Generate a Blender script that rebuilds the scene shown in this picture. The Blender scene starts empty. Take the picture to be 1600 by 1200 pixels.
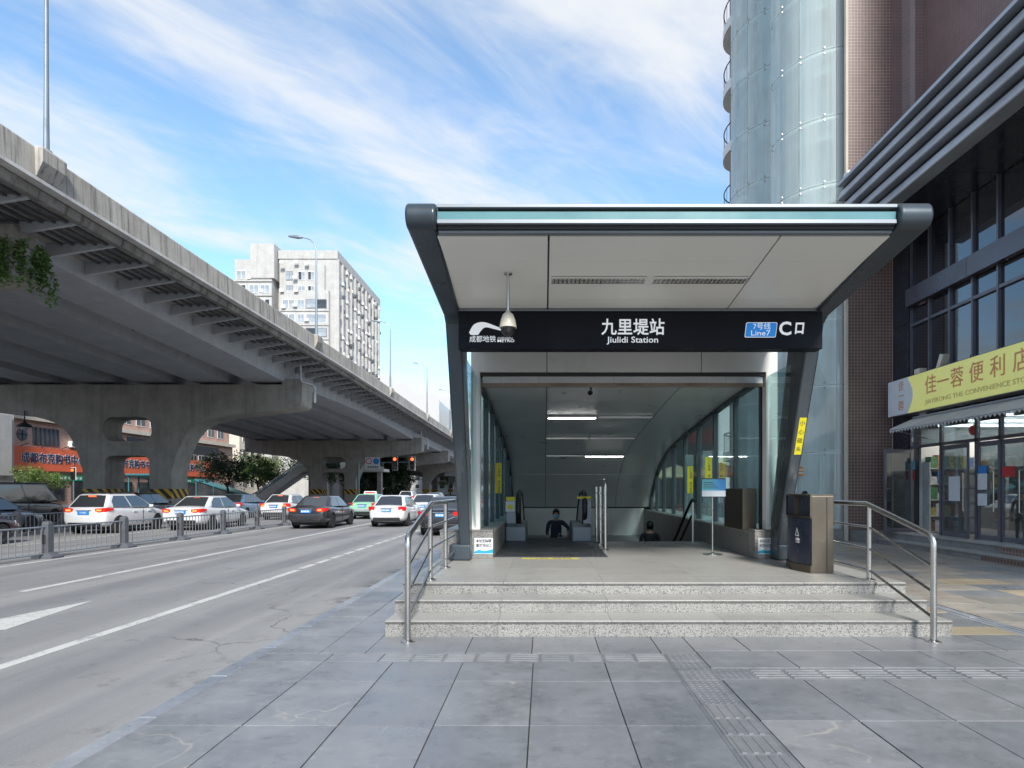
import bpy, bmesh, math, random
from mathutils import Vector, Matrix
random.seed(7)
R = math.radians
SC = bpy.context.scene
COL = SC.collection

# ------------------------------------------------------------------ camera
cam_d = bpy.data.cameras.new('camera')
cam_d.sensor_width = 36.0
cam_d.lens = 22.5
cam_d.shift_x = -50 / 1600
cam_d.shift_y = 165 / 1600
cam_d.clip_start = 0.1
cam_d.clip_end = 6000
cam = bpy.data.objects.new('camera', cam_d)
COL.objects.link(cam)
cam.location = (0, 0, 1.6)
cam.rotation_euler = (R(90), 0, 0)
SC.camera = cam

# ------------------------------------------------------------------ sky, sun, exposure
SUN_AZ = R(165)      # compass bearing of the sun, from +Y clockwise: behind the camera, to the right
SUN_EL = R(36)
W = bpy.data.worlds.new('World'); SC.world = W
W.use_nodes = True
nt = W.node_tree; N = nt.nodes; L = nt.links
N.clear()
def nd(t, **kw):
    n = N.new(t)
    for k, v in kw.items(): setattr(n, k, v)
    return n
sky = nd('ShaderNodeTexSky', sky_type='NISHITA', sun_disc=False, sun_elevation=SUN_EL, sun_rotation=SUN_AZ,
         altitude=300, air_density=1.0, dust_density=0.25, ozone_density=1.6)
tc = nd('ShaderNodeTexCoord')
sep = nd('ShaderNodeSeparateXYZ'); L.new(tc.outputs['Generated'], sep.inputs[0])
def math_(op, a, b=None, c=None, clamp=False):
    n = nd('ShaderNodeMath', operation=op, use_clamp=clamp)
    for i, v in enumerate((a, b, c)):
        if v is None: continue
        if isinstance(v, (int, float)): n.inputs[i].default_value = v
        else: L.new(v, n.inputs[i])
    return n.outputs[0]
zc = math_('MAXIMUM', sep.outputs[2], 0.03)
zz = math_('ADD', zc, 0.12)
u = math_('DIVIDE', sep.outputs[0], zz); v = math_('DIVIDE', sep.outputs[1], zz)
cmb = nd('ShaderNodeCombineXYZ'); L.new(u, cmb.inputs[0]); L.new(v, cmb.inputs[1])
mq = nd('ShaderNodeMapping'); L.new(cmb.outputs[0], mq.inputs[0]); mq.inputs['Rotation'].default_value = (0, 0, R(-42))
mp = nd('ShaderNodeMapping'); L.new(mq.outputs[0], mp.inputs[0])
mp.inputs['Scale'].default_value = (0.6, 1.4, 1)
mp.inputs['Location'].default_value = (2.3, 0.55, 0)
def noise(vec, scale, detail, rough, dist=0.0):
    n = nd('ShaderNodeTexNoise'); L.new(vec, n.inputs['Vector'])
    n.inputs['Scale'].default_value = scale; n.inputs['Detail'].default_value = detail
    n.inputs['Roughness'].default_value = rough; n.inputs['Distortion'].default_value = dist
    return n.outputs[0]
n1 = noise(mp.outputs[0], 0.9, 9, 0.58, 0.5)
n2 = noise(mp.outputs[0], 3.4, 9, 0.62, 0.8)
cir = math_('ADD', math_('MULTIPLY', n1, 0.72), math_('MULTIPLY', n2, 0.28))
mr = nd('ShaderNodeMapRange', interpolation_type='SMOOTHSTEP'); L.new(cir, mr.inputs[0])
mr.inputs[1].default_value = 0.40; mr.inputs[2].default_value = 0.63; mr.inputs[3].default_value = 0.06; mr.inputs[4].default_value = 0.92
# cumulus bank low over the horizon, all the way round
n3 = noise(tc.outputs['Generated'], 7.0, 8, 0.55, 0.2)
lowm = nd('ShaderNodeMapRange', interpolation_type='SMOOTHSTEP'); L.new(sep.outputs[2], lowm.inputs[0])
lowm.inputs[1].default_value = 0.10; lowm.inputs[2].default_value = 0.30; lowm.inputs[3].default_value = 0.62; lowm.inputs[4].default_value = 0.0
cum = nd('ShaderNodeMapRange', interpolation_type='SMOOTHSTEP')
L.new(math_('ADD', n3, lowm.outputs[0]), cum.inputs[0])
cum.inputs[1].default_value = 0.97; cum.inputs[2].default_value = 1.07
fac = math_('MAXIMUM', mr.outputs[0], cum.outputs[0])
tint = nd('ShaderNodeMix', data_type='RGBA', blend_type='MULTIPLY'); tint.inputs[0].default_value = 1.0
L.new(sky.outputs[0], tint.inputs[6]); tint.inputs[7].default_value = (0.62, 0.755, 0.78, 1)
mix = nd('ShaderNodeMix', data_type='RGBA'); L.new(fac, mix.inputs[0])
L.new(tint.outputs[2], mix.inputs[6]); mix.inputs[7].default_value = (2.55, 2.6, 2.66, 1)
bg = nd('ShaderNodeBackground'); L.new(mix.outputs[2], bg.inputs[0]); bg.inputs[1].default_value = 0.138
out = nd('ShaderNodeOutputWorld'); L.new(bg.outputs[0], out.inputs[0])

sun_d = bpy.data.lights.new('sun', 'SUN'); sun_d.energy = 2.05; sun_d.angle = R(12); sun_d.color = (1, 0.96, 0.9)
sun = bpy.data.objects.new('sun', sun_d); COL.objects.link(sun)
sdir = Vector((math.sin(SUN_AZ) * math.cos(SUN_EL), math.cos(SUN_AZ) * math.cos(SUN_EL), math.sin(SUN_EL)))
sun.rotation_euler = sdir.to_track_quat('Z', 'Y').to_euler()
sun.location = (0, -20, 60)

vs = SC.view_settings
vs.view_transform = 'Standard'; vs.look = 'None'; vs.exposure = 1.42; vs.gamma = 1.0; vs.use_curve_mapping = False
SC.render.engine = 'CYCLES'
SC.cycles.use_denoising = True
SC.cycles.max_bounces = 8
SC.cycles.transparent_max_bounces = 16
SC.cycles.caustics_reflective = False; SC.cycles.caustics_refractive = False
SC.cycles.sample_clamp_indirect = 4.0

# ------------------------------------------------------------------ materials
MATS = {}
def new_mat(name):
    m = bpy.data.materials.new(name); m.use_nodes = True
    m.node_tree.nodes.clear(); MATS[name] = m
    return m, m.node_tree.nodes, m.node_tree.links
class G:
    """small node-graph helper"""
    def __init__(s, name):
        s.m, s.N, s.L = new_mat(name)
        s.out = s.N.new('ShaderNodeOutputMaterial')
        s.tc = s.N.new('ShaderNodeTexCoord')
    def n(s, t, **kw):
        x = s.N.new(t)
        for k, v in kw.items(): setattr(x, k, v)
        return x
    def set(s, sock, v):
        if isinstance(v, bpy.types.NodeSocket): s.L.new(v, sock)
        elif isinstance(v, (tuple, list)) and len(v) == 3 and sock.type == 'RGBA': sock.default_value = (*v, 1)
        else: sock.default_value = v
    def co(s, scale=(1, 1, 1), kind='Object', rot=(0, 0, 0)):
        mp = s.n('ShaderNodeMapping'); s.L.new(s.tc.outputs[kind], mp.inputs[0])
        mp.inputs['Scale'].default_value = scale; mp.inputs['Rotation'].default_value = rot
        return mp.outputs[0]
    def noise(s, vec, scale, detail=4, rough=0.55, dist=0):
        x = s.n('ShaderNodeTexNoise'); s.L.new(vec, x.inputs['Vector'])
        x.inputs['Scale'].default_value = scale; x.inputs['Detail'].default_value = detail
        x.inputs['Roughness'].default_value = rough; x.inputs['Distortion'].default_value = dist
        return x.outputs[0]
    def rng(s, v, a, b, c=0.0, d=1.0, smooth=True):
        x = s.n('ShaderNodeMapRange', interpolation_type='SMOOTHSTEP' if smooth else 'LINEAR')
        s.set(x.inputs[0], v)
        for i, q in enumerate((a, b, c, d)): x.inputs[i + 1].default_value = q
        return x.outputs[0]
    def mix(s, f, a, b, blend='MIX'):
        x = s.n('ShaderNodeMix', data_type='RGBA', blend_type=blend)
        s.set(x.inputs[0], f); s.set(x.inputs[6], a); s.set(x.inputs[7], b)
        return x.outputs[2]
    def math(s, op, a, b=0.0):
        x = s.n('ShaderNodeMath', operation=op); s.set(x.inputs[0], a); s.set(x.inputs[1], b)
        return x.outputs[0]
    def bsdf(s, col, rough=0.6, metal=0.0, height=None, bstr=0.2, bdist=0.01, **kw):
        p = s.n('ShaderNodeBsdfPrincipled')
        s.set(p.inputs['Base Color'], col); s.set(p.inputs['Roughness'], rough); s.set(p.inputs['Metallic'], metal)
        for k, v in kw.items(): s.set(p.inputs[k.replace('_', ' ')], v)
        if height is not None:
            b = s.n('ShaderNodeBump'); b.inputs['Strength'].default_value = bstr; b.inputs['Distance'].default_value = bdist
            s.set(b.inputs['Height'], height); s.L.new(b.outputs[0], p.inputs['Normal'])
        s.p = p
        return p.outputs[0]
    def done(s, sh):
        s.L.new(sh, s.out.inputs[0]); return s.m
    def rand(s):
        return s.n('ShaderNodeObjectInfo').outputs['Random']
def dark(c, k): return tuple(x * k for x in c)
def pm(name, col, rough=0.6, metal=0.0, var=0.18, scale=3.0, stretch=(1, 1, 1), bump=0.0, bscale=60, rvar=0.1, **kw):
    """painted / plain surface: colour with soft uneven wear, slight gloss variation"""
    if name in MATS: return MATS[name]
    g = G(name)
    c = g.co(stretch)
    n = g.noise(c, scale, 6, 0.6)
    colr = g.mix(g.rng(n, 0.3, 0.7), dark(col, 1 - var), tuple(min(1, x * (1 + var * 0.5)) for x in col))
    ro = g.rng(n, 0.3, 0.7, max(0.02, rough - rvar), min(1, rough + rvar))
    h = g.noise(g.co(), bscale, 3, 0.6) if bump else None
    return g.done(g.bsdf(colr, ro, metal, h, bump, 0.004, **kw))
def emis(name, col, strength, base=None):
    g = G(name)
    sh = g.bsdf(base or col, 0.35, 0.0)
    g.set(g.p.inputs['Emission Color'], col); g.p.inputs['Emission Strength'].default_value = strength
    return g.done(sh)
def glass(name, tint, refl=0.12, dirt=0.08, rough=0.02):
    """thin pane: tinted see-through, fresnel mirror, a little dust"""
    g = G(name)
    tr = g.n('ShaderNodeBsdfTransparent'); g.set(tr.inputs[0], tint)
    gl = g.n('ShaderNodeBsdfGlossy'); gl.inputs['Roughness'].default_value = rough; gl.inputs['Color'].default_value = (1, 1, 1, 1)
    df = g.n('ShaderNodeBsdfDiffuse'); g.set(df.inputs[0], (0.62, 0.72, 0.71))
    lw = g.n('ShaderNodeLayerWeight'); lw.inputs[0].default_value = 0.35
    f = g.math('ADD', g.math('MULTIPLY', lw.outputs['Facing'], 0.45), refl)
    m1 = g.n('ShaderNodeMixShader'); g.set(m1.inputs[0], f); g.L.new(tr.outputs[0], m1.inputs[1]); g.L.new(gl.outputs[0], m1.inputs[2])
    dn = g.rng(g.noise(g.co(), 1.3, 6, 0.65), 0.35, 0.8, dirt * 0.4, dirt * 1.6)
    m2 = g.n('ShaderNodeMixShader'); g.set(m2.inputs[0], dn); g.L.new(m1.outputs[0], m2.inputs[1]); g.L.new(df.outputs[0], m2.inputs[2])
    return g.done(m2.outputs[0])

def m_slate(name, c0, c1, veins=True):
    g = G(name)
    geo = g.n('ShaderNodeNewGeometry').outputs['Position']
    oi = g.rand()
    n = g.noise(geo, 1.7, 8, 0.62); n2 = g.noise(geo, 14, 6, 0.7)
    col = g.mix(g.rng(n, 0.28, 0.72), c0, c1)
    col = g.mix(g.rng(n2, 0.5, 0.72, 0, 0.4), col, tuple(x * 1.3 for x in c1))
    n4 = g.noise(geo, 5.5, 8, 0.72)
    col = g.mix(g.rng(n4, 0.52, 0.7, 0, 0.5), col, dark(c0, 0.62))
    col = g.mix(0.75, col, g.mix(oi, (0.74, 0.76, 0.8), (1.14, 1.12, 1.1)), 'MULTIPLY')
    # broad scuffed, lighter walking wear
    w = g.noise(geo, 0.55, 5, 0.6)
    col = g.mix(g.rng(w, 0.5, 0.72, 0, 0.3), col, tuple(min(1, x * 1.35) for x in c1))
    if veins:
        vv = g.n('ShaderNodeVectorMath', operation='ADD'); g.L.new(geo, vv.inputs[0])
        cx = g.n('ShaderNodeCombineXYZ'); g.set(cx.inputs[0], g.math('MULTIPLY', oi, 37.0)); g.set(cx.inputs[1], g.math('MULTIPLY', oi, 91.0))
        g.L.new(cx.outputs[0], vv.inputs[1])
        vn = g.noise(vv.outputs[0], 1.05, 3, 0.5, 0.7)
        line = g.rng(g.math('ABSOLUTE', g.math('SUBTRACT', vn, 0.5)), 0.0, g.math('ADD', 0.004, 0.0) if False else 0.011, 1, 0)
        gate = g.rng(g.noise(vv.outputs[0], 0.9, 2, 0.5), 0.52, 0.62)
        pick = g.rng(oi, 0.62, 0.7)
        col = g.mix(g.math('MULTIPLY', g.math('MULTIPLY', line, gate), g.math('MULTIPLY', pick, 0.6)), col, (0.44, 0.41, 0.35))
    # dark spots: gum and drips
    vo = g.n('ShaderNodeTexVoronoi'); g.L.new(geo, vo.inputs['Vector']); vo.inputs['Scale'].default_value = 2.3
    sp = g.rng(vo.outputs['Distance'], 0.03, 0.05, 1, 0)
    col = g.mix(g.math('MULTIPLY', sp, 0.35), col, dark(c0, 0.5))
    ro = g.rng(g.math('ADD', g.math('MULTIPLY', n, 0.6), g.math('MULTIPLY', n2, 0.4)), 0.35, 0.65, 0.26, 0.5)
    return g.done(g.bsdf(col, ro, 0, g.noise(geo, 38, 5, 0.65), 0.12, 0.004))
m_slate('slate', (0.178, 0.184, 0.194), (0.25, 0.255, 0.263))
m_slate('beige_stone', (0.25, 0.225, 0.195), (0.36, 0.325, 0.28), False)
m_slate('sand_stone', (0.36, 0.29, 0.19), (0.45, 0.37, 0.25), False)
m_slate('tactile', (0.165, 0.17, 0.178), (0.225, 0.229, 0.235), False)
m_slate('kerb_stone', (0.22, 0.24, 0.265), (0.3, 0.315, 0.34), False)

def m_granite(name, base, speck, blot, rough=0.55, dirt=0.5, sc=70):
    g = G(name)
    geo = g.n('ShaderNodeNewGeometry').outputs['Position']
    a = g.noise(geo, sc, 2, 0.5); b = g.noise(geo, sc*.7, 3, 0.6)
    col = g.mix(g.rng(a, 0.54, 0.6), base, speck)
    col = g.mix(g.rng(b, 0.58, 0.64), col, blot)
    d = g.noise(geo, 2.2, 7, 0.65)
    col = g.mix(g.rng(d, 0.45, 0.8, 0, dirt), col, dark(base, 0.42))
    col = g.mix(0.6, col, g.mix(g.rand(), (0.9, 0.9, 0.9), (1.08, 1.07, 1.05)), 'MULTIPLY')
    return g.done(g.bsdf(col, rough, 0))
m_granite('granite_riser', (0.29, 0.285, 0.265), (0.11, 0.11, 0.115), (0.41, 0.4, 0.38), 0.55, 0.75, 78)
m_granite('granite_floor', (0.37, 0.36, 0.335), (0.25, 0.245, 0.23), (0.45, 0.44, 0.41), 0.45, 0.35, 80)
m_granite('granite_nosing', (0.11, 0.108, 0.102), (0.06, 0.06, 0.06), (0.16, 0.155, 0.15), 0.6, 0.4)
m_granite('granite_edge', (0.23, 0.225, 0.215), (0.13, 0.13, 0.13), (0.3, 0.29, 0.28), 0.55, 0.4)

def m_asphalt():
    g = G('asphalt')
    geo = g.n('ShaderNodeNewGeometry').outputs['Position']
    st = g.n('ShaderNodeMapping'); g.L.new(geo, st.inputs[0]); st.inputs['Scale'].default_value = (1, 0.06, 1)
    n = g.noise(geo, 0.35, 7, 0.62); wt = g.noise(st.outputs[0], 1.5, 6, 0.6); f = g.noise(geo, 120, 2, 0.6)
    col = g.mix(g.rng(n, 0.3, 0.72), (0.2, 0.2, 0.203), (0.29, 0.288, 0.285))
    col = g.mix(g.rng(wt, 0.35, 0.7, 0, 0.7), col, (0.36, 0.35, 0.333))
    col = g.mix(g.rng(f, 0.35, 0.7, 0, 0.5), col, (0.14, 0.14, 0.143))
    lane = g.n('ShaderNodeTexWave', wave_type='BANDS', bands_direction='X'); g.L.new(geo, lane.inputs['Vector']); lane.inputs['Scale'].default_value = 0.181; lane.inputs['Distortion'].default_value = 1.2; lane.inputs['Detail'].default_value = 3; lane.inputs['Detail Scale'].default_value = 0.4
    col = g.mix(g.rng(lane.outputs['Fac'], 0.5, 0.95, 0, 0.4), col, (0.15, 0.15, 0.153))
    ag = g.noise(geo, 26, 4, 0.75)
    col = g.mix(g.rng(ag, 0.55, 0.72, 0, 0.5), col, (0.34, 0.335, 0.325))
    wv = g.n('ShaderNodeVectorMath', operation='ADD'); g.L.new(geo, wv.inputs[0])
    nc = g.n('ShaderNodeTexNoise'); g.L.new(geo, nc.inputs['Vector']); nc.inputs['Scale'].default_value = 1.2; nc.inputs['Detail'].default_value = 6; g.L.new(nc.outputs['Color'], wv.inputs[1])
    vc = g.n('ShaderNodeTexVoronoi', feature='DISTANCE_TO_EDGE'); g.L.new(wv.outputs[0], vc.inputs['Vector']); vc.inputs['Scale'].default_value = 0.2
    ck = g.math('MULTIPLY', g.rng(vc.outputs['Distance'], 0.0, 0.0045, 1, 0), g.rng(g.noise(geo, 0.3, 3, 0.5), 0.5, 0.6))
    col = g.mix(g.math('MULTIPLY', ck, 0.7), col, (0.05, 0.05, 0.05))
    # old oil drips and patches
    sp = g.noise(geo, 2.6, 8, 0.78)
    col = g.mix(g.rng(sp, 0.56, 0.68, 0, 0.5), col, (0.1, 0.1, 0.102))
    # grit along the gutter by the kerb
    sx = g.n('ShaderNodeSeparateXYZ'); g.L.new(geo, sx.inputs[0])
    gut = g.math('MULTIPLY', g.rng(sx.outputs[0], -3.7, -2.9), g.rng(g.noise(geo, 1.1, 7, 0.7), 0.5, 0.62, 0, 0.8))
    col = g.mix(gut, col, (0.06, 0.058, 0.055))
    return g.done(g.bsdf(col, 0.72, 0, f, 0.35, 0.006))
m_asphalt()

def m_concrete(name, c0, c1, streak=0.6, stain=(0.07, 0.065, 0.06), ss=1.6):
    g = G(name)
    geo = g.n('ShaderNodeNewGeometry').outputs['Position']
    st = g.n('ShaderNodeMapping'); g.L.new(geo, st.inputs[0]); st.inputs['Scale'].default_value = (1.6, 1.6, 0.07)
    n = g.noise(geo, 0.8, 8, 0.65); s = g.noise(st.outputs[0], ss, 7, 0.7); f = g.noise(geo, 9, 5, 0.6)
    col = g.mix(g.rng(n, 0.3, 0.7), c0, c1)
    col = g.mix(g.rng(s, 0.45, 0.72, 0, streak), col, stain)
    col = g.mix(g.rng(f, 0.4, 0.8, 0, 0.25), col, dark(c0, 0.6))
    return g.done(g.bsdf(col, 0.85, 0, f, 0.2, 0.01))
m_concrete('concrete', (0.3, 0.285, 0.255), (0.42, 0.4, 0.365), 0.35)
m_concrete('parapet_concrete', (0.36, 0.335, 0.3), (0.5, 0.475, 0.43), 0.9, (0.09, 0.085, 0.08), 3.2)
m_concrete('edge_concrete', (0.2, 0.19, 0.175), (0.34, 0.32, 0.3), 0.8, (0.04, 0.04, 0.04))
m_concrete('painted_strip', (0.5, 0.5, 0.5), (0.66, 0.65, 0.63), 0.3, (0.25, 0.14, 0.08))
m_concrete('tower_render', (0.42, 0.415, 0.4), (0.5, 0.495, 0.48), 0.4, (0.28, 0.275, 0.265))
m_concrete('cream_render', (0.58, 0.52, 0.42), (0.68, 0.62, 0.52), 0.25, (0.35, 0.3, 0.25))
m_concrete('grey_render', (0.45, 0.44, 0.42), (0.55, 0.54, 0.52), 0.3, (0.25, 0.24, 0.23))
m_concrete('girder_paint', (0.42, 0.44, 0.47), (0.5, 0.52, 0.55), 0.2, (0.2, 0.2, 0.21))

def m_brick(name, c1, c2, mortar, bw, bh, ms, rough=0.6, spec=0.5, bias=0.0):
    g = G(name)
    geo = g.n('ShaderNodeNewGeometry').outputs['Position']
    sx = g.n('ShaderNodeSeparateXYZ'); g.L.new(geo, sx.inputs[0])
    cx = g.n('ShaderNodeCombineXYZ')
    g.set(cx.inputs[0], g.math('ADD', sx.outputs[0], sx.outputs[1])); g.L.new(sx.outputs[2], cx.inputs[1])
    b = g.n('ShaderNodeTexBrick'); g.L.new(cx.outputs[0], b.inputs['Vector'])
    b.offset = bias
    for k, v in (('Color1', c1), ('Color2', c2), ('Mortar', mortar)): g.set(b.inputs[k], v)
    b.inputs['Scale'].default_value = 1.0; b.inputs['Mortar Size'].default_value = ms
    b.inputs['Brick Width'].default_value = bw; b.inputs['Row Height'].default_value = bh
    n = g.noise(geo, 0.7, 7, 0.6)
    col = g.mix(0.55, b.outputs['Color'], g.mix(g.rng(n, 0.3, 0.7), (0.72, 0.72, 0.74), (1.18, 1.16, 1.14)), 'MULTIPLY')
    return g.done(g.bsdf(col, rough, 0, b.outputs['Fac'], -0.25, 0.003))
m_brick('brown_mosaic', (0.15, 0.085, 0.07), (0.19, 0.11, 0.092), (0.31, 0.245, 0.22), 0.1, 0.1, 0.011, 0.35)
m_brick('brown_mosaic_upper', (0.18, 0.115, 0.108), (0.205, 0.133, 0.126), (0.26, 0.185, 0.172), 0.1, 0.1, 0.008, 0.5)
m_brick('pink_brick', (0.42, 0.2, 0.14), (0.5, 0.27, 0.2), (0.55, 0.44, 0.38), 0.5, 0.17, 0.03, 0.75, bias=0.5)

# metals and paints
def m_steel(name, col, rough, aniso=(1, 1, 60)):
    g = G(name)
    n = g.noise(g.co(aniso), 14, 4, 0.6); n2 = g.noise(g.co(), 2.5, 5, 0.6)
    ro = g.rng(n, 0.25, 0.75, rough * 0.75, rough * 1.3)
    c = g.mix(g.rng(n2, 0.3, 0.7), dark(col, 0.8), col)
    return g.done(g.bsdf(c, ro, 1.0, n, 0.04, 0.002))
m_steel('stainless', (0.6, 0.585, 0.56), 0.26)
m_steel('bin_steel', (0.17, 0.148, 0.118), 0.42)
pm('ceiling_steel', (0.74, 0.745, 0.75), 0.32, 0.35, 0.06, 1.2, rvar=0.05)
m_steel('galvanised', (0.5, 0.51, 0.53), 0.5, (1, 1, 4))
pm('blade_paint', (0.06, 0.076, 0.09), 0.3, 0.35, 0.2, 0.9, (1, 1, .4), rvar=0.1)
pm('frame_dark', (0.045, 0.06, 0.07), 0.35, 0.3, 0.15, 2)
pm('sign_black', (0.006, 0.007, 0.012), 0.45, 0, 0.15, 1.5, Specular_IOR_Level=0.15)
pm('soffit_white', (0.88, 0.86, 0.79), 0.35, 0, 0.035, 0.6, rvar=0.04)
pm('column_white', (0.8, 0.79, 0.75), 0.35, 0, 0.06, 1.2)
pm('fascia_grey', (0.24, 0.265, 0.29), 0.45, 0.4, 0.06, 0.8, rvar=0.04)
pm('gap_dark', (0.03, 0.032, 0.035), 0.7)
pm('turquoise_panel', (0.1, 0.235, 0.25), 0.2, 0, 0.08, 1.5, rvar=0.03, Coat_Weight=0.5)
pm('bronze_bar', (0.24, 0.19, 0.15), 0.35, 0.6, 0.25, 2, (1, 1, 1))
pm('black_rubber', (0.012, 0.012, 0.013), 0.55)
pm('dark_plate', (0.085, 0.09, 0.1), 0.45, 0.6, 0.3, 2.5)
pm('navy_panel', (0.03, 0.04, 0.07), 0.32, 0.1, 0.18, 2)
pm('white_paint', (0.78, 0.78, 0.77), 0.5, 0, 0.08, 2)
pm('cctv_cream', (0.62, 0.57, 0.48), 0.35, 0, 0.1, 6)
pm('smoked', (0.015, 0.015, 0.018), 0.08)
pm('yellow_print', (0.72, 0.62, 0.02), 0.5, 0, 0.06, 6)
pm('black_print', (0.015, 0.015, 0.015), 0.5)
pm('blue_print', (0.02, 0.22, 0.62), 0.4, 0, 0.1, 3)
pm('cyan_print', (0.03, 0.38, 0.58), 0.4)
pm('red_print', (0.55, 0.02, 0.02), 0.4)
pm('orange_print', (0.78, 0.3, 0.06), 0.5)
pm('sign_yellow_glow', (0.72, 0.72, 0.24), 0.42, 0, 0.05, 1.2, Emission_Color=(0.72, 0.7, 0.2), Emission_Strength=0.1)  # faint glow added to lift the yellow out of the eave's shade
pm('sign_letter_orange', (0.72, 0.33, 0.14), 0.5)
pm('sign_letter_faint', (0.6, 0.5, 0.2), 0.5)
pm('banner_orange', (0.82, 0.17, 0.08), 0.55, 0, 0.08, 0.6)
pm('banner_navy', (0.05, 0.05, 0.12), 0.5)
pm('shop_green', (0.0, 0.33, 0.16), 0.5)
def m_roadpaint():
    g = G('road_paint')
    geo = g.n('ShaderNodeNewGeometry').outputs['Position']
    w = g.math('ADD', g.math('MULTIPLY', g.noise(geo, 2.2, 6, 0.7), 0.5), g.math('MULTIPLY', g.noise(geo, 28, 4, 0.7), 0.5))
    col = g.mix(g.rng(w, 0.5, 0.62, 0, 0.85), (0.54, 0.535, 0.51), (0.2, 0.2, 0.2))
    return g.done(g.bsdf(col, 0.7, 0, g.noise(geo, 90, 3, 0.6), 0.2, 0.004))
m_roadpaint()
pm('black_stone', (0.028, 0.032, 0.042), 0.22, 0, 0.25, 1.5)
pm('eave_grey', (0.42, 0.44, 0.47), 0.38, 0.3, 0.14, 1.0)
pm('band_grey', (0.1, 0.1, 0.12), 0.35, 0.3, 0.15, 0.8)
pm('frame_grey', (0.16, 0.16, 0.19), 0.4, 0.4, 0.15, 2)
pm('awning_cloth', (0.46, 0.44, 0.4), 0.8, 0, 0.15, 2)
pm('plaster_light', (0.78, 0.77, 0.74), 0.7, 0, 0.08, 1)
pm('fence_grey', (0.11, 0.115, 0.13), 0.5, 0.2, 0.15, 3)
pm('fence_rail', (0.3, 0.315, 0.335), 0.42, 0.5, 0.12, 3)
pm('lamp_grey', (0.2, 0.24, 0.28), 0.4, 0.4, 0.1, 2)
pm('leaf_dark', (0.03, 0.062, 0.026), 0.55, 0, 0.45, 0.8)
pm('leaf_mid', (0.09, 0.16, 0.035), 0.55, 0, 0.45, 0.8)
pm('leaf_light', (0.12, 0.19, 0.04), 0.55, 0, 0.4, 0.8)
pm('bark', (0.09, 0.07, 0.055), 0.85, 0, 0.3, 4, bump=0.4)
pm('skin_tone', (0.5, 0.3, 0.22), 0.5)
pm('hair_black', (0.012, 0.011, 0.01), 0.45)
pm('cloth_navy', (0.03, 0.036, 0.058), 0.85)
pm('cloth_black', (0.022, 0.022, 0.026), 0.85)
pm('cloth_grey', (0.09, 0.09, 0.1), 0.85)
pm('mask_blue', (0.25, 0.5, 0.68), 0.8)
pm('bag_white', (0.6, 0.6, 0.6), 0.6)
pm('tyre', (0.014, 0.014, 0.015), 0.75)
pm('rim_silver', (0.5, 0.5, 0.52), 0.3, 0.85, 0.1, 6)
pm('black_trim', (0.014, 0.014, 0.016), 0.45)
pm('ground_dark', (0.05, 0.05, 0.05), 0.9)
pm('window_dark', (0.05, 0.055, 0.06), 0.12, 0, 0.4, 0.6)
pm('window_pale', (0.32, 0.36, 0.39), 0.12, 0, 0.35, 0.4)
pm('louvre_grey', (0.12, 0.13, 0.15), 0.5, 0.2, 0.2, 1)
pm('teal_roof', (0.05, 0.2, 0.23), 0.4)
pm('store_shelf', (0.5, 0.5, 0.48), 0.6)
pm('red_paper', (0.5, 0.03, 0.03), 0.6)
pm('notice_white', (0.68, 0.7, 0.72), 0.6, 0, 0.05, 5)
pm('parasol_cream', (0.62, 0.55, 0.3), 0.8)
glass('entrance_glass', (0.74, 0.88, 0.89), 0.06, 0.08)
def m_tube():
    g = G('tube_glass')
    tr = g.n('ShaderNodeBsdfTransparent'); g.set(tr.inputs[0], (0.92, 0.985, 0.975))
    df = g.n('ShaderNodeBsdfDiffuse'); g.set(df.inputs[0], (0.86, 0.93, 0.92))
    tl = g.n('ShaderNodeBsdfTranslucent'); g.set(tl.inputs[0], (0.85, 0.93, 0.92))
    gl = g.n('ShaderNodeBsdfGlossy'); gl.inputs['Roughness'].default_value = 0.04
    fr = g.n('ShaderNodeMixShader'); fr.inputs[0].default_value = 0.4; g.L.new(df.outputs[0], fr.inputs[1]); g.L.new(tl.outputs[0], fr.inputs[2])
    st = g.noise(g.co((2.2, 2.2, 0.05)), 1.5, 4, 0.6)
    m1 = g.n('ShaderNodeMixShader'); g.set(m1.inputs[0], g.rng(st, 0.3, 0.7, 0.36, 0.6)); g.L.new(tr.outputs[0], m1.inputs[1]); g.L.new(fr.outputs[0], m1.inputs[2])
    lw = g.n('ShaderNodeLayerWeight'); lw.inputs[0].default_value = 0.3
    m2 = g.n('ShaderNodeMixShader'); g.set(m2.inputs[0], g.math('ADD', g.math('MULTIPLY', lw.outputs['Facing'], 0.18), 0.05)); g.L.new(m1.outputs[0], m2.inputs[1]); g.L.new(gl.outputs[0], m2.inputs[2])
    return g.done(m2.outputs[0])
m_tube()
glass('shop_glass', (0.55, 0.62, 0.66), 0.1, 0.03)
def m_mirrorglass():
    g = G('facade_glass')
    wav = g.noise(g.co(), 0.55, 2, 0.5)
    sh = g.bsdf((0.012, 0.015, 0.022), 0.025, 0, wav, 0.03, 0.05)
    g.p.inputs['IOR'].default_value = 1.9
    return g.done(sh)
m_mirrorglass()
def m_carglass():
    g = G('car_glass')
    sh = g.bsdf((0.03, 0.034, 0.038), 0.04, 0)
    g.p.inputs['IOR'].default_value = 2.0
    return g.done(sh)
m_carglass()
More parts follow.
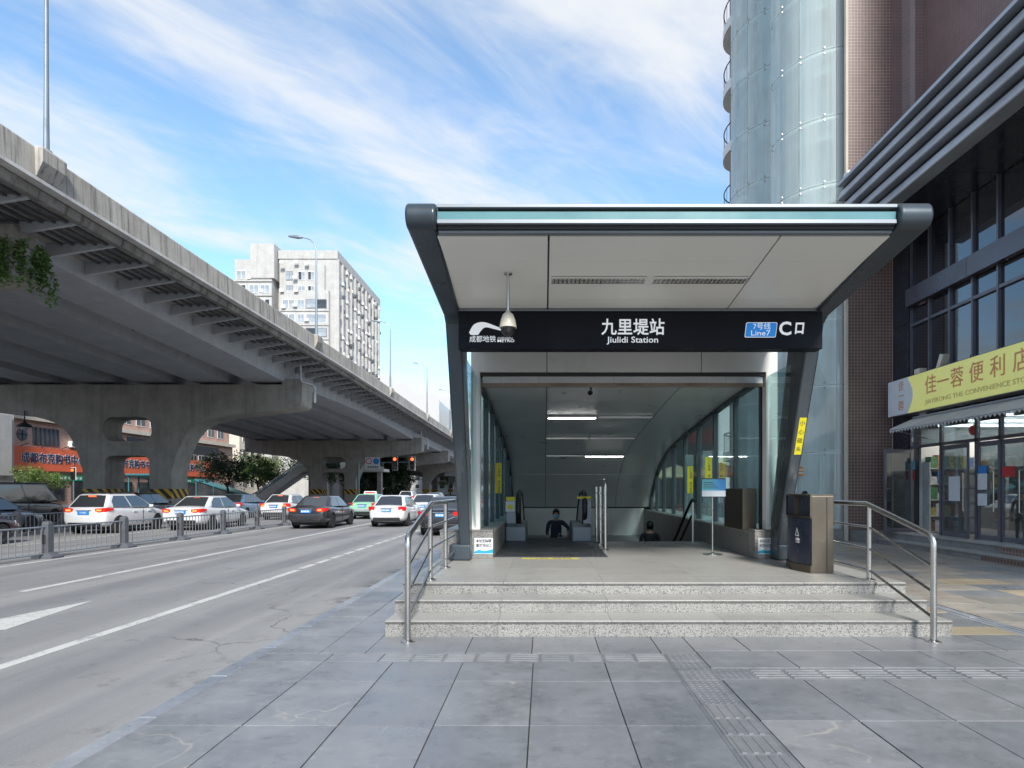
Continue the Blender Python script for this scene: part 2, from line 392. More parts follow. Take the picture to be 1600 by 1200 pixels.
def m_hazard():
    g = G('hazard_stripe')
    geo = g.n('ShaderNodeNewGeometry').outputs['Position']
    sx = g.n('ShaderNodeSeparateXYZ'); g.L.new(geo, sx.inputs[0])
    d = g.math('ADD', g.math('ADD', sx.outputs[0], sx.outputs[1]), sx.outputs[2])
    f = g.math('GREATER_THAN', g.math('FRACT', g.math('MULTIPLY', d, 1.35)), 0.5)
    return g.done(g.bsdf(g.mix(f, (0.02, 0.02, 0.02), (0.62, 0.36, 0.02)), 0.6))
m_hazard()
def m_lcd():
    g = G('notice_print')
    sx = g.n('ShaderNodeSeparateXYZ'); g.L.new(g.tc.outputs['Generated'], sx.inputs[0])
    c = g.mix(g.rng(sx.outputs[0], 0.1, 0.9), (0.12, 0.45, 0.5), (0.03, 0.2, 0.5))
    c = g.mix(g.math('LESS_THAN', sx.outputs[2], 0.34), c, (0.62, 0.66, 0.72))
    return g.done(g.bsdf(c, 0.4))
m_lcd()
emis('lamp_tube', (1, 1, 0.97), 9.0)
emis('shop_tube', (1, 1, 0.97), 3.5)
for n_, c_ in (('red', (.3, .06, .05)), ('green', (.08, .22, .1)), ('blue', (.07, .14, .3)), ('yellow', (.45, .38, .12)), ('white', (.5, .5, .48)), ('orange', (.42, .2, .08)), ('teal', (.1, .28, .3)), ('brown', (.2, .13, .09))): pm('pack_' + n_, c_, 0.5, 0, 0.35, 14)
emis('letter_white', (0.9, 0.95, 1.0), 0.14, (0.8, 0.8, 0.8))
emis('badge_blue', (0.01, 0.3, 0.9), 0.12, (0.01, 0.2, 0.6))
emis('signal_red', (1.0, 0.08, 0.02), 2.0)
emis('brake_red', (0.9, 0.03, 0.015), 0.12, (0.4, 0.01, 0.01))
emis('brake_hot', (1.0, 0.16, 0.04), 0.9)
def paint(name, col, metal=0.0, rough=0.3):
    return pm(name, col, rough, metal, 0.06, 1.0, rvar=0.05, Coat_Weight=0.8, Coat_Roughness=0.06)
paint('car_white', (0.66, 0.66, 0.66)); paint('car_grey', (0.045, 0.045, 0.052), 0.5); paint('car_black', (0.012, 0.012, 0.02), 0.2)
paint('car_maroon', (0.03, 0.008, 0.015), 0.3); paint('car_silver', (0.2, 0.23, 0.27), 0.7); paint('car_blue', (0.16, 0.26, 0.38), 0.4)
paint('car_brown', (0.12, 0.095, 0.085), 0.5); paint('car_green', (0.25, 0.55, 0.36)); paint('car_van', (0.075, 0.068, 0.07), 0.4)
paint('car_pearl', (0.5, 0.53, 0.56), 0.5)

# ------------------------------------------------------------------ mesh helpers
def M(x): return MATS[x] if isinstance(x, str) else x
class MB:
    def __init__(s): s.v = []; s.f = []
    def add(s, vs, fs):
        b = len(s.v); s.v += [tuple(p) for p in vs]; s.f += [tuple(i + b for i in f) for f in fs]; return s
    def box(s, x0, x1, y0, y1, z0, z1):
        return s.add([(x0,y0,z0),(x1,y0,z0),(x1,y1,z0),(x0,y1,z0),(x0,y0,z1),(x1,y0,z1),(x1,y1,z1),(x0,y1,z1)],
                     [(0,3,2,1),(4,5,6,7),(0,1,5,4),(1,2,6,5),(2,3,7,6),(3,0,4,7)])
    def prism(s, poly, axis, a0, a1):
        def P(p, a):
            return {'x': (a, p[0], p[1]), 'y': (p[0], a, p[1]), 'z': (p[0], p[1], a)}[axis]
        n = len(poly)
        return s.add([P(p, a0) for p in poly] + [P(p, a1) for p in poly],
                     [tuple(range(n)), tuple(range(2*n-1, n-1, -1))] + [(i, (i+1) % n, n+(i+1) % n, n+i) for i in range(n)])
    def loft(s, rings, closed=True, caps=True):
        n = len(rings[0]); vs = [p for r in rings for p in r]; fs = []
        for k in range(len(rings)-1):
            for i in range(n if closed else n-1):
                j = (i+1) % n
                fs.append((k*n+i, k*n+j, (k+1)*n+j, (k+1)*n+i))
        if caps and closed:
            fs.append(tuple(range(n-1, -1, -1))); fs.append(tuple((len(rings)-1)*n+i for i in range(n)))
        return s.add(vs, fs)
    def tube(s, path, r, n=10, caps=True):
        path = [Vector(p) for p in path]; rings = []; k = len(path)
        rad = r if isinstance(r, (list, tuple)) else [r]*k
        up = None
        for i, p in enumerate(path):
            if i == 0: t = path[1]-p
            elif i == k-1: t = p-path[-2]
            else: t = (path[i+1]-p).normalized()+(p-path[i-1]).normalized()
            t.normalize()
            if up is None:
                up = Vector((0,0,1)) if abs(t.z) < 0.9 else Vector((1,0,0))
            a = t.cross(up).normalized(); b = a.cross(t).normalized(); up = b
            rings.append([p + (a*math.cos(2*math.pi*j/n) + b*math.sin(2*math.pi*j/n))*rad[i] for j in range(n)])
        return s.loft(rings, True, caps)
    def lathe(s, prof, c=(0,0,0), n=20, axis='z'):
        rings = []
        for r, h in prof:
            ring = []
            for j in range(n):
                a = 2*math.pi*j/n; p, q = r*math.cos(a), r*math.sin(a)
                ring.append({'z': (c[0]+p, c[1]+q, c[2]+h), 'y': (c[0]+p, c[1]+h, c[2]+q), 'x': (c[0]+h, c[1]+p, c[2]+q)}[axis])
            rings.append(ring)
        return s.loft(rings)
    def quad(s, a, b, c, d): return s.add([a, b, c, d], [(0,1,2,3)])
    def mesh(s, name):
        me = bpy.data.meshes.new(name); me.from_pydata(s.v, [], s.f)
        bm = bmesh.new(); bm.from_mesh(me); bmesh.ops.recalc_face_normals(bm, faces=bm.faces); bm.to_mesh(me); bm.free()
        return me
    def build(s, name, mat, parent=None, smooth=False, bevel=0.0, seg=2, origin=None):
        me = s.mesh(name)
        if origin: me.transform(Matrix.Translation(-Vector(origin)))
        return obj(name, me, mat, parent, origin or (0,0,0), smooth, bevel, seg)
def world_loc(o):
    p = Vector((0,0,0))
    while o is not None: p += Vector(o.location); o = o.parent
    return p
def obj(name, me, mat, parent=None, loc=(0,0,0), smooth=False, bevel=0.0, seg=2, local=False):
    o = bpy.data.objects.new(name, me); COL.objects.link(o)
    if mat is not None:
        if len(me.materials) == 0: me.materials.append(M(mat))
        elif me.materials[0] != M(mat):
            o.material_slots[0].link = 'OBJECT'; o.material_slots[0].material = M(mat)
    if parent is not None:
        o.parent = parent
        o.location = Vector(loc) if local else Vector(loc) - world_loc(parent)
    else: o.location = loc
    if smooth:
        for p in me.polygons: p.use_smooth = True
        if smooth == 'auto':
            try: me.set_sharp_from_angle(angle=R(35))
            except Exception: pass
    if bevel:
        b = o.modifiers.new('bevel', 'BEVEL'); b.width = bevel; b.segments = seg; b.limit_method = 'ANGLE'; b.angle_limit = R(40)
    return o
def tag(o, label, cat, group=None):
    o['label'] = label; o['category'] = cat
    if group: o['group'] = group
    return o
def thing(name, loc, label, cat, group=None):
    o = bpy.data.objects.new(name, None); COL.objects.link(o); o.location = loc; o.empty_display_size = 0.2
    return tag(o, label, cat, group)
def structure(o): o['kind'] = 'structure'; return o
def text_mesh(body, size, depth=0.006, align='CENTER', offset=0.0, spacing=1.0, shear=0.0):
    cu = bpy.data.curves.new('lettering', 'FONT'); cu.body = body; cu.size = size; cu.extrude = depth / 2
    cu.align_x = align; cu.align_y = 'CENTER'; cu.offset = offset; cu.space_character = spacing; cu.resolution_u = 3; cu.shear = shear
    o = bpy.data.objects.new('lettering', cu); COL.objects.link(o)
    bpy.context.view_layer.update()
    me = bpy.data.meshes.new_from_object(o.evaluated_get(bpy.context.evaluated_depsgraph_get()))
    bpy.data.objects.remove(o); bpy.data.curves.remove(cu)
    return me
FACE = {'-y': (R(90), 0, 0), '-x': (R(90), 0, R(-90)), '+x': (R(90), 0, R(90)), 'up': (0, 0, 0)}
def letters(body, size, loc, face, mat, parent, name='lettering', align='CENTER', offset=0.0, depth=0.006, spacing=1.0, fit=None, shear=0.0, sy=1.0):
    me = text_mesh(body, size, depth, align, offset, spacing, shear)
    o = obj(name, me, mat, parent, loc); o.rotation_euler = FACE[face]
    if len(me.vertices):
        w = max(v.co.x for v in me.vertices) - min(v.co.x for v in me.vertices)
        if fit: o.scale = (fit / w, sy, 1)
        else: o.scale = (1, sy, 1)
    return o
def flat_shape(name, loops, depth, loc, face, mat, parent):
    """2-D outline (first loop) with holes, extruded to a plate"""
    cu = bpy.data.curves.new(name, 'CURVE'); cu.dimensions = '2D'; cu.fill_mode = 'BOTH'; cu.extrude = depth / 2
    for lp in loops:
        sp = cu.splines.new('POLY'); sp.points.add(len(lp) - 1); sp.use_cyclic_u = True
        for i, (x, y) in enumerate(lp): sp.points[i].co = (x, y, 0, 1)
    o = bpy.data.objects.new(name, cu); COL.objects.link(o); bpy.context.view_layer.update()
    me = bpy.data.meshes.new_from_object(o.evaluated_get(bpy.context.evaluated_depsgraph_get()))
    bpy.data.objects.remove(o); bpy.data.curves.remove(cu)
    q = obj(name, me, mat, parent, loc); q.rotation_euler = FACE[face]
    return q
def copy_tree(o, parent=None):
    c = o.copy(); COL.objects.link(c); c.parent = parent
    for ch in list(o.children): copy_tree(ch, c)
    return c
def spline(pts, k=6):
    out = []
    P = [pts[0]] + list(pts) + [pts[-1]]
    for i in range(1, len(P)-2):
        for j in range(k):
            t = j / k
            q = []
            for d in range(len(pts[0])):
                a, b, c, e = P[i-1][d], P[i][d], P[i+1][d], P[i+2][d]
                q.append(0.5*((2*b)+(-a+c)*t+(2*a-5*b+4*c-e)*t*t+(-a+3*b-3*c+e)*t**3))
            out.append(tuple(q))
    out.append(tuple(pts[-1])); return out
# ================================================================== ground, road, pavement
RZ = -0.15
structure(MB().box(-3000, 3000, -300, 5000, RZ - 0.5, RZ).build('road', 'asphalt'))
sidewalk = structure(MB().box(-2.72, 11.2, -8, 60, RZ - 0.02, -0.0105).build('sidewalk', 'ground_dark'))
_slab = {}
def slab_mesh(w, d, h=0.05, ch=0.0015):
    key = (round(w, 3), round(d, 3), h)
    if key not in _slab:
        a, b = w/2, d/2
        r = lambda i, z: [(-a+i, -b+i, z), (a-i, -b+i, z), (a-i, b-i, z), (-a+i, b-i, z)]
        _slab[key] = MB().loft([r(0, -h), r(0, -ch), r(ch, 0)]).mesh('paving_slab')
    return _slab[key]
def slab(name, x0, x1, y0, y1, mat, parent, gap=0.009, jit=0.0022):
    me = slab_mesh(x1-x0-gap, y1-y0-gap*1.5)
    o = obj(name, me, mat, parent, ((x0+x1)/2, (y0+y1)/2, random.uniform(-jit, jit)))
    o.rotation_euler = (random.uniform(-1, 1)*0.0012, random.uniform(-1, 1)*0.0012, 0)
    return o
random.seed(11)
XL = [-2.72, -2.05, -1.40, -0.75, -0.10, 0.56, 1.15]
XR = [1.5, 2.18, 2.85, 3.51, 4.18, 4.72, 5.25]
def row(xs, y0, y1, mat='slate'):
    for a, b in zip(xs, xs[1:]): slab('paving_slab', a, b, y0, y1, mat, sidewalk)
for y0, y1 in ((1.33, 2.33), (2.33, 3.33), (3.33, 4.336), (4.336, 5.342), (5.342, 5.95)): row(XL, y0, y1)
row([-2.72, -2.05, -1.55], 5.95, 6.26)
row([-2.72, -2.2, -1.75, -0.77, -0.12, 0.55, 1.15, 1.5], 6.26, 7.05)
for y0, y1 in ((1.45, 2.45), (2.45, 3.43), (3.43, 4.42), (4.42, 5.39)): row(XR, y0, y1)
row([1.5, 2.3, 3.05, 3.7, 4.35, 5.25], 5.75, 6.35)
row([1.5, 2.05, 3.35, 4.6, 5.25], 6.35, 7.05)
yy = 7.05
while yy < 22.5:                                   # strip between the kerb and the entrance
    row([-2.72, -2.2, -1.75], yy, yy + 1.0); yy += 1.0
yy = 7.05; k = 0
while yy < 19.9:                                   # strip on the plaza side
    m = 'sand_stone' if k in (0, 2) else 'slate'
    slab('paving_slab', 4.5, 5.25, yy, yy + (0.42 if m == 'sand_stone' else 0.85), m, sidewalk); yy += 0.42 if m == 'sand_stone' else 0.85; k += 1
# triple drain border and beige plaza stones
for i in range(3):
    yy = 2.0
    while yy < 19.9:
        slab('border_slab', 5.25 + i*0.075, 5.325 + i*0.075, yy, yy + 3.0, 'kerb_stone', sidewalk, 0.012); yy += 3.0
yy = 4.0
while yy < 19.9:
    xx = 5.48 - random.choice((0, 0.3, 0.55)); first = True
    while xx < 9.85:
        w = random.choice((0.9, 1.1, 0.8)); x1 = min(xx + w, 9.88)
        if 9.88 - x1 < 0.3: x1 = 9.88
        a = max(xx, 5.48)
        if x1 - a > 0.1:
            slab('plaza_stone', a, x1, yy, yy + 0.62, 'sand_stone' if random.random() < 0.07 else ('slate' if random.random() < 0.07 else 'beige_stone'), sidewalk)
        xx = x1
    yy += 0.62
# plain paving beyond the entrance and behind the camera
MB().box(-2.72, 11.0, 23.3, 59, -0.04, -0.002).build('paving_bed', 'beige_stone', sidewalk)
MB().box(-1.75, 5.25, 19.95, 23.3, -0.04, -0.004).build('paving_bed', 'slate', sidewalk)
MB().box(5.25, 11.0, 19.95, 23.3, -0.04, -0.004).build('paving_bed', 'beige_stone', sidewalk)
MB().box(-2.72, 11.0, -7.9, 1.32, -0.04, -0.004).build('paving_bed', 'slate', sidewalk)
# kerb stones
kerb = structure(MB().box(-2.85, -2.73, -8, 60, RZ - 0.02, -0.04).build('kerb', 'ground_dark'))
yy = -0.5
while yy < 40:
    me = slab_mesh(0.145, 0.992, 0.15, 0.01)
    o = obj('kerb_stone', me, 'kerb_stone', kerb, (-2.795, yy + 0.5, random.uniform(-0.002, 0.002))); yy += 1.0
# tactile paving: guiding bars and warning studs
def tactile_mesh(kind):
    b = MB(); a = 0.145
    b.loft([[(-a,-a,-0.05),(a,-a,-0.05),(a,a,-0.05),(-a,a,-0.05)], [(-a,-a,-0.004),(a,-a,-0.004),(a,a,-0.004),(-a,a,-0.004)]])
    if kind == 'bar':
        for i in range(4):
            y = -0.105 + i*0.07
            b.loft([[(-a+.01,y-.018,-0.005),(a-.01,y-.018,-0.005),(a-.01,y+.018,-0.005),(-a+.01,y+.018,-0.005)],
                    [(-a+.018,y-.013,0.001),(a-.018,y-.013,0.001),(a-.018,y+.013,0.001),(-a+.018,y+.013,0.001)]])
    else:
        for i in range(5):
            for j in range(5):
                b.lathe([(0.017, -0.004), (0.012, -0.0005)], (-0.112+i*0.056, -0.112+j*0.056, 0), 6)
    return b.mesh('tactile_tile')
TB, TS = tactile_mesh('bar'), tactile_mesh('stud')
def tact(x, y, me, rot=0):
    o = obj('tactile_tile', me, 'tactile', sidewalk, (x, y, random.uniform(-0.001, 0.002))); o.rotation_euler = (0, 0, rot)
for i in range(9): tact(-1.4 + i*0.302, 6.105, TB)
for i, y in enumerate((1.9, 2.2, 2.5, 2.8, 3.1, 3.4, 3.7, 4.0, 4.3, 4.6)): tact(1.325, y + 0.02, TB, R(90))
for y in (4.92, 5.22, 5.52, 5.82, 6.12): tact(1.325, y, TS)
for i in range(13): tact(1.66 + i*0.302, 5.57, TS if i == 0 else TB)
MB().box(1.15, 1.5, 1.4, 6.26, -0.045, -0.0065).build('tactile_bed', 'tactile', sidewalk)
MB().box(1.5, 5.25, 5.39, 5.75, -0.045, -0.0065).build('tactile_bed', 'tactile', sidewalk)
MB().box(-1.55, 1.15, 5.95, 6.26, -0.045, -0.0065).build('tactile_bed', 'tactile', sidewalk)

# road markings: thin sheets of paint
def mark(name, poly): return structure(MB().prism(poly, 'z', RZ + 0.001, RZ + 0.005).build(name, 'road_paint'))
def stripe(name, x, y0, y1, w=0.15, x1=None):
    x1 = x if x1 is None else x1
    return mark(name, [(x-w/2, y0), (x+w/2, y0), (x1+w/2, y1), (x1-w/2, y1)])
stripe('lane_line', -5.35, 1.0, 13.9)
yy = 14.2
while yy < 30: stripe('lane_line', -5.38, yy, yy + 0.75); yy += 1.05
stripe('lane_line', -8.95, 11.0, 34.0)
stripe('lane_line', -12.25, 4.0, 60.0, 0.12)
stripe('lane_line', -16.45, 20, 60, 0.12); stripe('lane_line', -23.1, 20, 60, 0.12)
mark('direction_arrow', [(-7.18, 5.2), (-7.02, 5.2), (-7.02, 8.0), (-6.72, 8.0), (-7.1, 10.06), (-7.48, 8.0), (-7.18, 8.0)])
# a dry leaf in the gutter
tag(MB().add([(-3.1,8.02,RZ+.012),(-2.98,8.0,RZ+.03),(-2.9,8.1,RZ+.014),(-2.97,8.2,RZ+.035),(-3.08,8.16,RZ+.012),(-3.0,8.1,RZ+.045)],[(0,1,5),(1,2,5),(2,3,5),(3,4,5),(4,0,5)]).build('fallen_leaf','orange_print'),
    'dry brown leaf lying in the gutter beside the kerb', 'leaf')

# ================================================================== metro entrance
ENT = thing('metro_entrance', (1.33, 10.6, 0), 'metro station entrance with forward-leaning grey frame, white soffit and black name board', 'metro entrance')
X0, X1 = -1.727, 4.44
# steps: riser stones and tread stones, pieces with joints
levels = [(6.957, 0.0, 0.175), (7.42, 0.175, 0.32), (7.853, 0.32, 0.46)]
MB().box(X0+.02, X1-.02, 6.99, 10.7, -0.1, 0.13).box(X0+.02, X1-.02, 7.45, 10.7, 0.13, 0.28).box(X0+.02, X1-.02, 7.88, 14.1, 0.28, 0.42).build('step_core', 'granite_edge', ENT)
random.seed(5)
for k, (yf, za, zb) in enumerate(levels):
    ynext = levels[k+1][0] if k < 2 else 8.5
    x = X0
    while x < X1 - 0.01:
        w = random.choice((0.82, 1.0, 1.22)); b = min(x + w, X1)
        if X1 - b < 0.35: b = X1
        MB().box(x+.0015, b-.0015, yf, yf+.04, za, zb-.032).build('riser_stone', 'granite_riser', ENT)
        x = b
    x = X0
    while x < X1 - 0.01:
        b = min(x + 1.23, X1)
        if X1 - b < 0.4: b = X1
        MB().box(x+.001, b-.001, yf-.006, ynext-0.002 if k < 2 else 8.5, zb-.03, zb).build('tread_stone', 'granite_floor', ENT, bevel=.004)
        MB().box(x+.001, b-.001, yf-.008, yf+.012, zb-.034, zb-.012).build('tread_nosing', 'granite_nosing', ENT)
        x = b
    for xs, s in ((X0, 1), (X1, -1)):
        MB().box(min(xs, xs+.03*s), max(xs, xs+.03*s), yf+.042, (ynext if k < 2 else 10.62), za, zb-.032).build('step_cheek', 'granite_riser', ENT)
yy = 8.5
while yy < 13.55:
    y1 = min(yy + 0.85, 13.6); x = X0
    while x < X1 - .01:
        b = min(x + 1.23, X1)
        if X1 - b < .4: b = X1
        MB().box(x+.001, b-.001, yy+.001, y1-.001, 0.43, 0.46).build('floor_stone', 'granite_floor', ENT)
        x = b
    yy = y1
MB().box(1.2, 3.5, 13.6, 14.1, 0.42, 0.459).build('landing_edge', 'granite_floor', ENT)
MB().box(-1.05, 1.08, 10.78, 14.25, 0.461, 0.468).build('floor_grating', 'dark_plate', ENT)
g_ = MB()
for i in range(40): g_.box(-1.03 + i*0.053, -1.01 + i*0.053, 10.8, 14.2, 0.468, 0.474)
g_.build('grating_rib', 'dark_plate', ENT)
MB().box(-0.36, 0.58, 10.52, 10.66, 0.461, 0.463).build('warning_tape', 'yellow_print', ENT)
letters('小心台阶  注意安全', 0.1, (0.11, 10.59, 0.464), 'up', 'black_print', ENT, depth=0.001, fit=0.7)

# plinths and side walls of granite
for s, xo, xi in ((-1, X0, -0.85), (1, X1, 3.50)):
    a, b = sorted((xo, xi))
    MB().box(a, b, 10.62, 10.95, 0.461, 0.90 if s > 0 else 0.9).build('plinth_stone', 'granite_riser', ENT, bevel=.006)
    MB().box(a-.005, b+.005, 10.61, 10.96, 0.90, 0.93).build('plinth_cap', 'granite_edge', ENT, bevel=.004)
    y = 10.96
    while y < 23:
        y2 = min(y + 1.5, 23.0)
        MB().box(a, b, y+.001, y2-.001, -0.05 if y > 13 else 0.3, 0.87).build('wall_stone', 'granite_edge' if s > 0 else 'granite_riser', ENT)
        MB().box(a-.005, b+.005, y+.001, y2-.001, 0.87, 0.90).build('wall_cap', 'granite_floor', ENT)
        y = y2
# shaft walls below ground
MB().box(-1.05, -0.86, 14.1, 30, -8, 0.86).build('shaft_wall', 'grey_render', ENT)
MB().box(3.51, 3.7, 14.1, 30, -8, 0.86).build('shaft_wall', 'granite_edge', ENT)
MB().box(-0.86, 3.51, 22.5, 22.9, -3.2, 0.95).build('shaft_wall', 'plaster_light', ENT)
MB().box(-0.86, 3.51, 14.12, 14.2, -8, 0.40).build('shaft_wall', 'grey_render', ENT)
MB().box(-0.86, 3.51, 28, 28.4, -8, -3.2).build('shaft_wall', 'grey_render', ENT)
MB().box(-0.86, 3.51, 14.2, 30, -8.2, -8).build('shaft_floor', 'granite_edge', ENT)
MB().box(-0.86, 3.51, 22.9, 30, -3.2, -3.0).build('shaft_ceiling', 'ceiling_steel', ENT)
for i in range(36):                                 # stair flight
    y = 14.1 + i*0.29; z = 0.46 - i*0.16
    MB().box(1.2, 3.5, y+.12 if i == 0 else y, y+.3, z-.34, z-.16 if i else z-.16).build('stair_tread', 'granite_floor', ENT)

# leaning frame blades: one bent profile each
prof = [(10.6, .47), (10.36, .47), (10.2, 1.0), (8.98, 3.92), (8.85, 4.0), (6.66, 4.285)] + [(6.635 - .135*math.sin(R(a)), 4.42 - .135*math.cos(R(a))) for a in range(0, 181, 15)] + [(6.68, 4.557), (10.2, 4.5), (9.75, 4.05), (10.6, 1.1)]
def blade(outer_tip, outer_base, inner_tip, inner_base):
    bl = MB().prism(prof, 'x', 0, 1)
    def fx(v):
        t = min(1, max(0, (v[1]-6.5)/3.6))
        o, n = outer_tip+(outer_base-outer_tip)*t, inner_tip+(inner_base-inner_tip)*t
        return (o + (n-o)*v[0], v[1], v[2])
    bl.v = [fx(v) for v in bl.v]
    bl.build('frame_blade', 'blade_paint', ENT, bevel=.03, seg=4, smooth='auto')
blade(-1.42, -1.37, -1.105, -1.19); blade(3.97, 3.92, 3.63, 3.75)
for xa, xb in ((-1.52, -1.18), (3.74, 4.05)):
    MB().box(xa, xb, 10.25, 10.605, .462, .72).build('blade_foot', 'blade_paint', ENT, bevel=.03, seg=3)
for x in (-1.27, 3.8): MB().lathe([(0.05, 0), (0.05, .03), (.02, .04)], (x, 6.9, 4.55), 10).build('blade_bolt', 'fascia_grey', ENT)
# front fascia strips
def strip(n, z0, z1, y0, mat, x0=-1.10, x1=3.625, y1=6.95, bev=.004): return MB().box(x0, x1, y0, y1, z0, z1).build(n, mat, ENT, bevel=bev)
strip('fascia_cap', 4.495, 4.53, 6.56, 'fascia_grey')
strip('fascia_groove', 4.463, 4.494, 6.62, 'gap_dark')
strip('light_panel', 4.378, 4.462, 6.585, 'turquoise_panel')
strip('fascia_rail', 4.335, 4.377, 6.57, 'fascia_grey')
strip('fascia_groove', 4.30, 4.334, 6.62, 'gap_dark')
strip('fascia_rail', 4.275, 4.299, 6.66, 'fascia_grey', y1=6.74)
# roof shell
inner = [(10.95, 3.52), (13, 3.40), (15.3, 3.2), (17.2, 3.02), (18.9, 2.80), (20.2, 2.5), (21.2, 2.1), (21.95, 1.6), (22.35, 1.2), (22.45, .93)]
ins = spline(inner, 4)
outer = spline([(6.95, 4.50), (10, 4.42), (13, 4.15), (15.3, 3.9), (18.9, 3.4), (20.8, 2.95), (22.1, 2.25), (22.75, 1.5), (22.9, .9)], 4)
MB().prism(outer + [(y, z+.06) for y, z in reversed(ins)] + [(10.9, 3.58), (10.9, 4.02), (8.95, 4.10), (6.96, 4.34)], 'x', -1.165, 3.795).build('roof_shell', 'fascia_grey', ENT, smooth='auto')
XS = [-1.165, 0.05, 2.5, 3.795]
def zi(y):
    for (a, za), (b, zb) in zip(ins, ins[1:]):
        if a <= y <= b: return za + (zb-za)*(y-a)/(b-a)
    return ins[-1][1]
YB = [10.98, 13.0, 15.3, 17.4, 19.4, 21.2, 22.44]
for a, b in zip(XS, XS[1:]):
    for y0, y1 in zip(YB, YB[1:]):
        n = 6; ring = []
        for i in range(n+1):
            y = y0+.006 + (y1-y0-.012)*i/n; z = zi(y)
            ring.append([(a+.008, y, z), (b-.008, y, z), (b-.008, y+.004, z+.05), (a+.008, y+.004, z+.05)])
        MB().loft(ring).build('ceiling_panel', 'ceiling_steel', ENT, smooth='auto')
    for (y0, z0), (y1, z1) in zip([(6.76, 4.275), (7.35, 4.215), (7.95, 4.15), (8.4, 4.10)], [(7.35, 4.215), (7.95, 4.15), (8.4, 4.10), (8.78, 4.06)]):
        MB().prism([(y0+.002, z0), (y1-.002, z1), (y1-.002, z1+.05), (y0+.002, z0+.05)], 'x', a+.011, b-.011).build('soffit_panel', 'soffit_white', ENT)
# recessed louvre light in the soffit
for xa, xb in ((0.06, 1.27), (1.30, 2.50)):
    MB().box(xa+.03, xb-.03, 7.72, 7.90, 4.158, 4.166).build('light_frame', 'soffit_white', ENT)
    lb = MB()
    for i in range(22):
        x = xa + .06 + i*(xb-xa-.12)/21
        for yc in (7.77, 7.85): lb.box(x, x+.012, yc-.032, yc+.032, 4.142, 4.158)
    lb.box(xa+.03, xb-.03, 7.72, 7.73, 4.14, 4.158).box(xa+.03, xb-.03, 7.805, 7.815, 4.14, 4.158).box(xa+.03, xb-.03, 7.89, 7.90, 4.14, 4.158)
    lb.build('light_louvre', 'stainless', ENT)
# sign board
SIGN = MB().box(-1.165, 3.795, 8.72, 8.95, 3.52, 4.03).build('name_board', 'sign_black', ENT, bevel=.006)
MB().box(-1.165, 3.795, 8.70, 8.73, 4.032, 4.05).build('board_trim', 'fascia_grey', ENT)
YS = 8.717
letters('九里堤站', 0.235, (1.212, YS, 3.80), '-y', 'letter_white', SIGN, offset=.0035, spacing=1.04, fit=0.86, sy=1.0)
letters('Jiulidi Station', 0.115, (1.212, YS, 3.638), '-y', 'letter_white', SIGN, offset=.0008, fit=0.70)
letters('成都地铁', 0.095, (-0.835, YS, 3.645), '-y', 'letter_white', SIGN, offset=.0004, fit=0.36)
letters('CHENGDU', 0.035, (-0.53, YS, 3.662), '-y', 'letter_white', SIGN, fit=.2, depth=.004)
letters('METRO', 0.052, (-0.52, YS, 3.625), '-y', 'letter_white', SIGN, offset=.001, fit=.23, depth=.004)
swo = spline([(0, .02), (.07, .13), (.2, .16), (.38, .1), (.53, .04)], 6); swi = spline([(.5, .03), (.35, .065), (.22, .09), (.15, .03), (.12, -.01), (.02, -.012)], 6)
flat_shape('logo', [swo + swi], .006, (-1.02, YS, 3.72), '-y', 'letter_white', SIGN)
def rrect(w, h, r, sh=0.0, n=5):
    p = []
    for cx, cy, a0 in ((w/2-r, h/2-r, 0), (-w/2+r, h/2-r, 90), (-w/2+r, -h/2+r, 180), (w/2-r, -h/2+r, 270)):
        for i in range(n+1):
            a = R(a0 + 90*i/n); x, y = cx+r*math.cos(a), cy+r*math.sin(a); p.append((x+y*sh, y))
    return p
flat_shape('line_badge', [rrect(.425, .205, .02, .12)], .006, (2.955, YS, 3.775), '-y', 'letter_white', SIGN)
flat_shape('line_badge', [rrect(.41, .19, .018, .12)], .006, (2.955, YS-.003, 3.775), '-y', 'badge_blue', SIGN)
letters('7号线', 0.1, (2.965, YS-.007, 3.817), '-y', 'letter_white', SIGN, depth=.003, fit=.235)
letters('Line7', 0.1, (2.945, YS-.007, 3.728), '-y', 'letter_white', SIGN, depth=.003, fit=.26)
letters('C', 0.25, (3.285, YS, 3.785), '-y', 'letter_white', SIGN, offset=.006, fit=.165)
letters('口', 0.18, (3.475, YS, 3.79), '-y', 'letter_white', SIGN, offset=.006, fit=.13, shear=.12)
# white portal behind the board
for xa, xb in ((-1.215, 0.045), (0.055, 2.62), (2.63, 3.89)):
    MB().box(xa, xb-.003, 10.66, 10.80, 3.56, 4.04).build('header_panel', 'column_white', ENT)
MB().box(-1.16, 3.79, 10.70, 10.93, 3.50, 3.555).build('header_gap', 'gap_dark', ENT)
for xa, xb in ((-1.215, -1.066), (3.70, 3.89)):
    MB().box(xa, xb, 10.66, 10.85, .931, 3.559).build('portal_column', 'column_white', ENT, bevel=.006)
    MB().box(xa+.02, xb-.02, 10.852, 10.9, .931, 3.5).build('shutter_track', 'gap_dark', ENT)
MB().box(-1.04, 3.68, 10.72, 10.80, 3.325, 3.385).build('shutter_bar', 'bronze_bar', ENT, bevel=.004)
for i in range(15):
    x = -1.03 + i*0.314
    MB().box(x, x+.31, 10.75, 10.765, 3.388, 3.44).build('shutter_slat', 'ceiling_steel', ENT)
    MB().box(x, x+.31, 10.75, 10.765, 3.445, 3.498).build('shutter_slat', 'ceiling_steel', ENT)
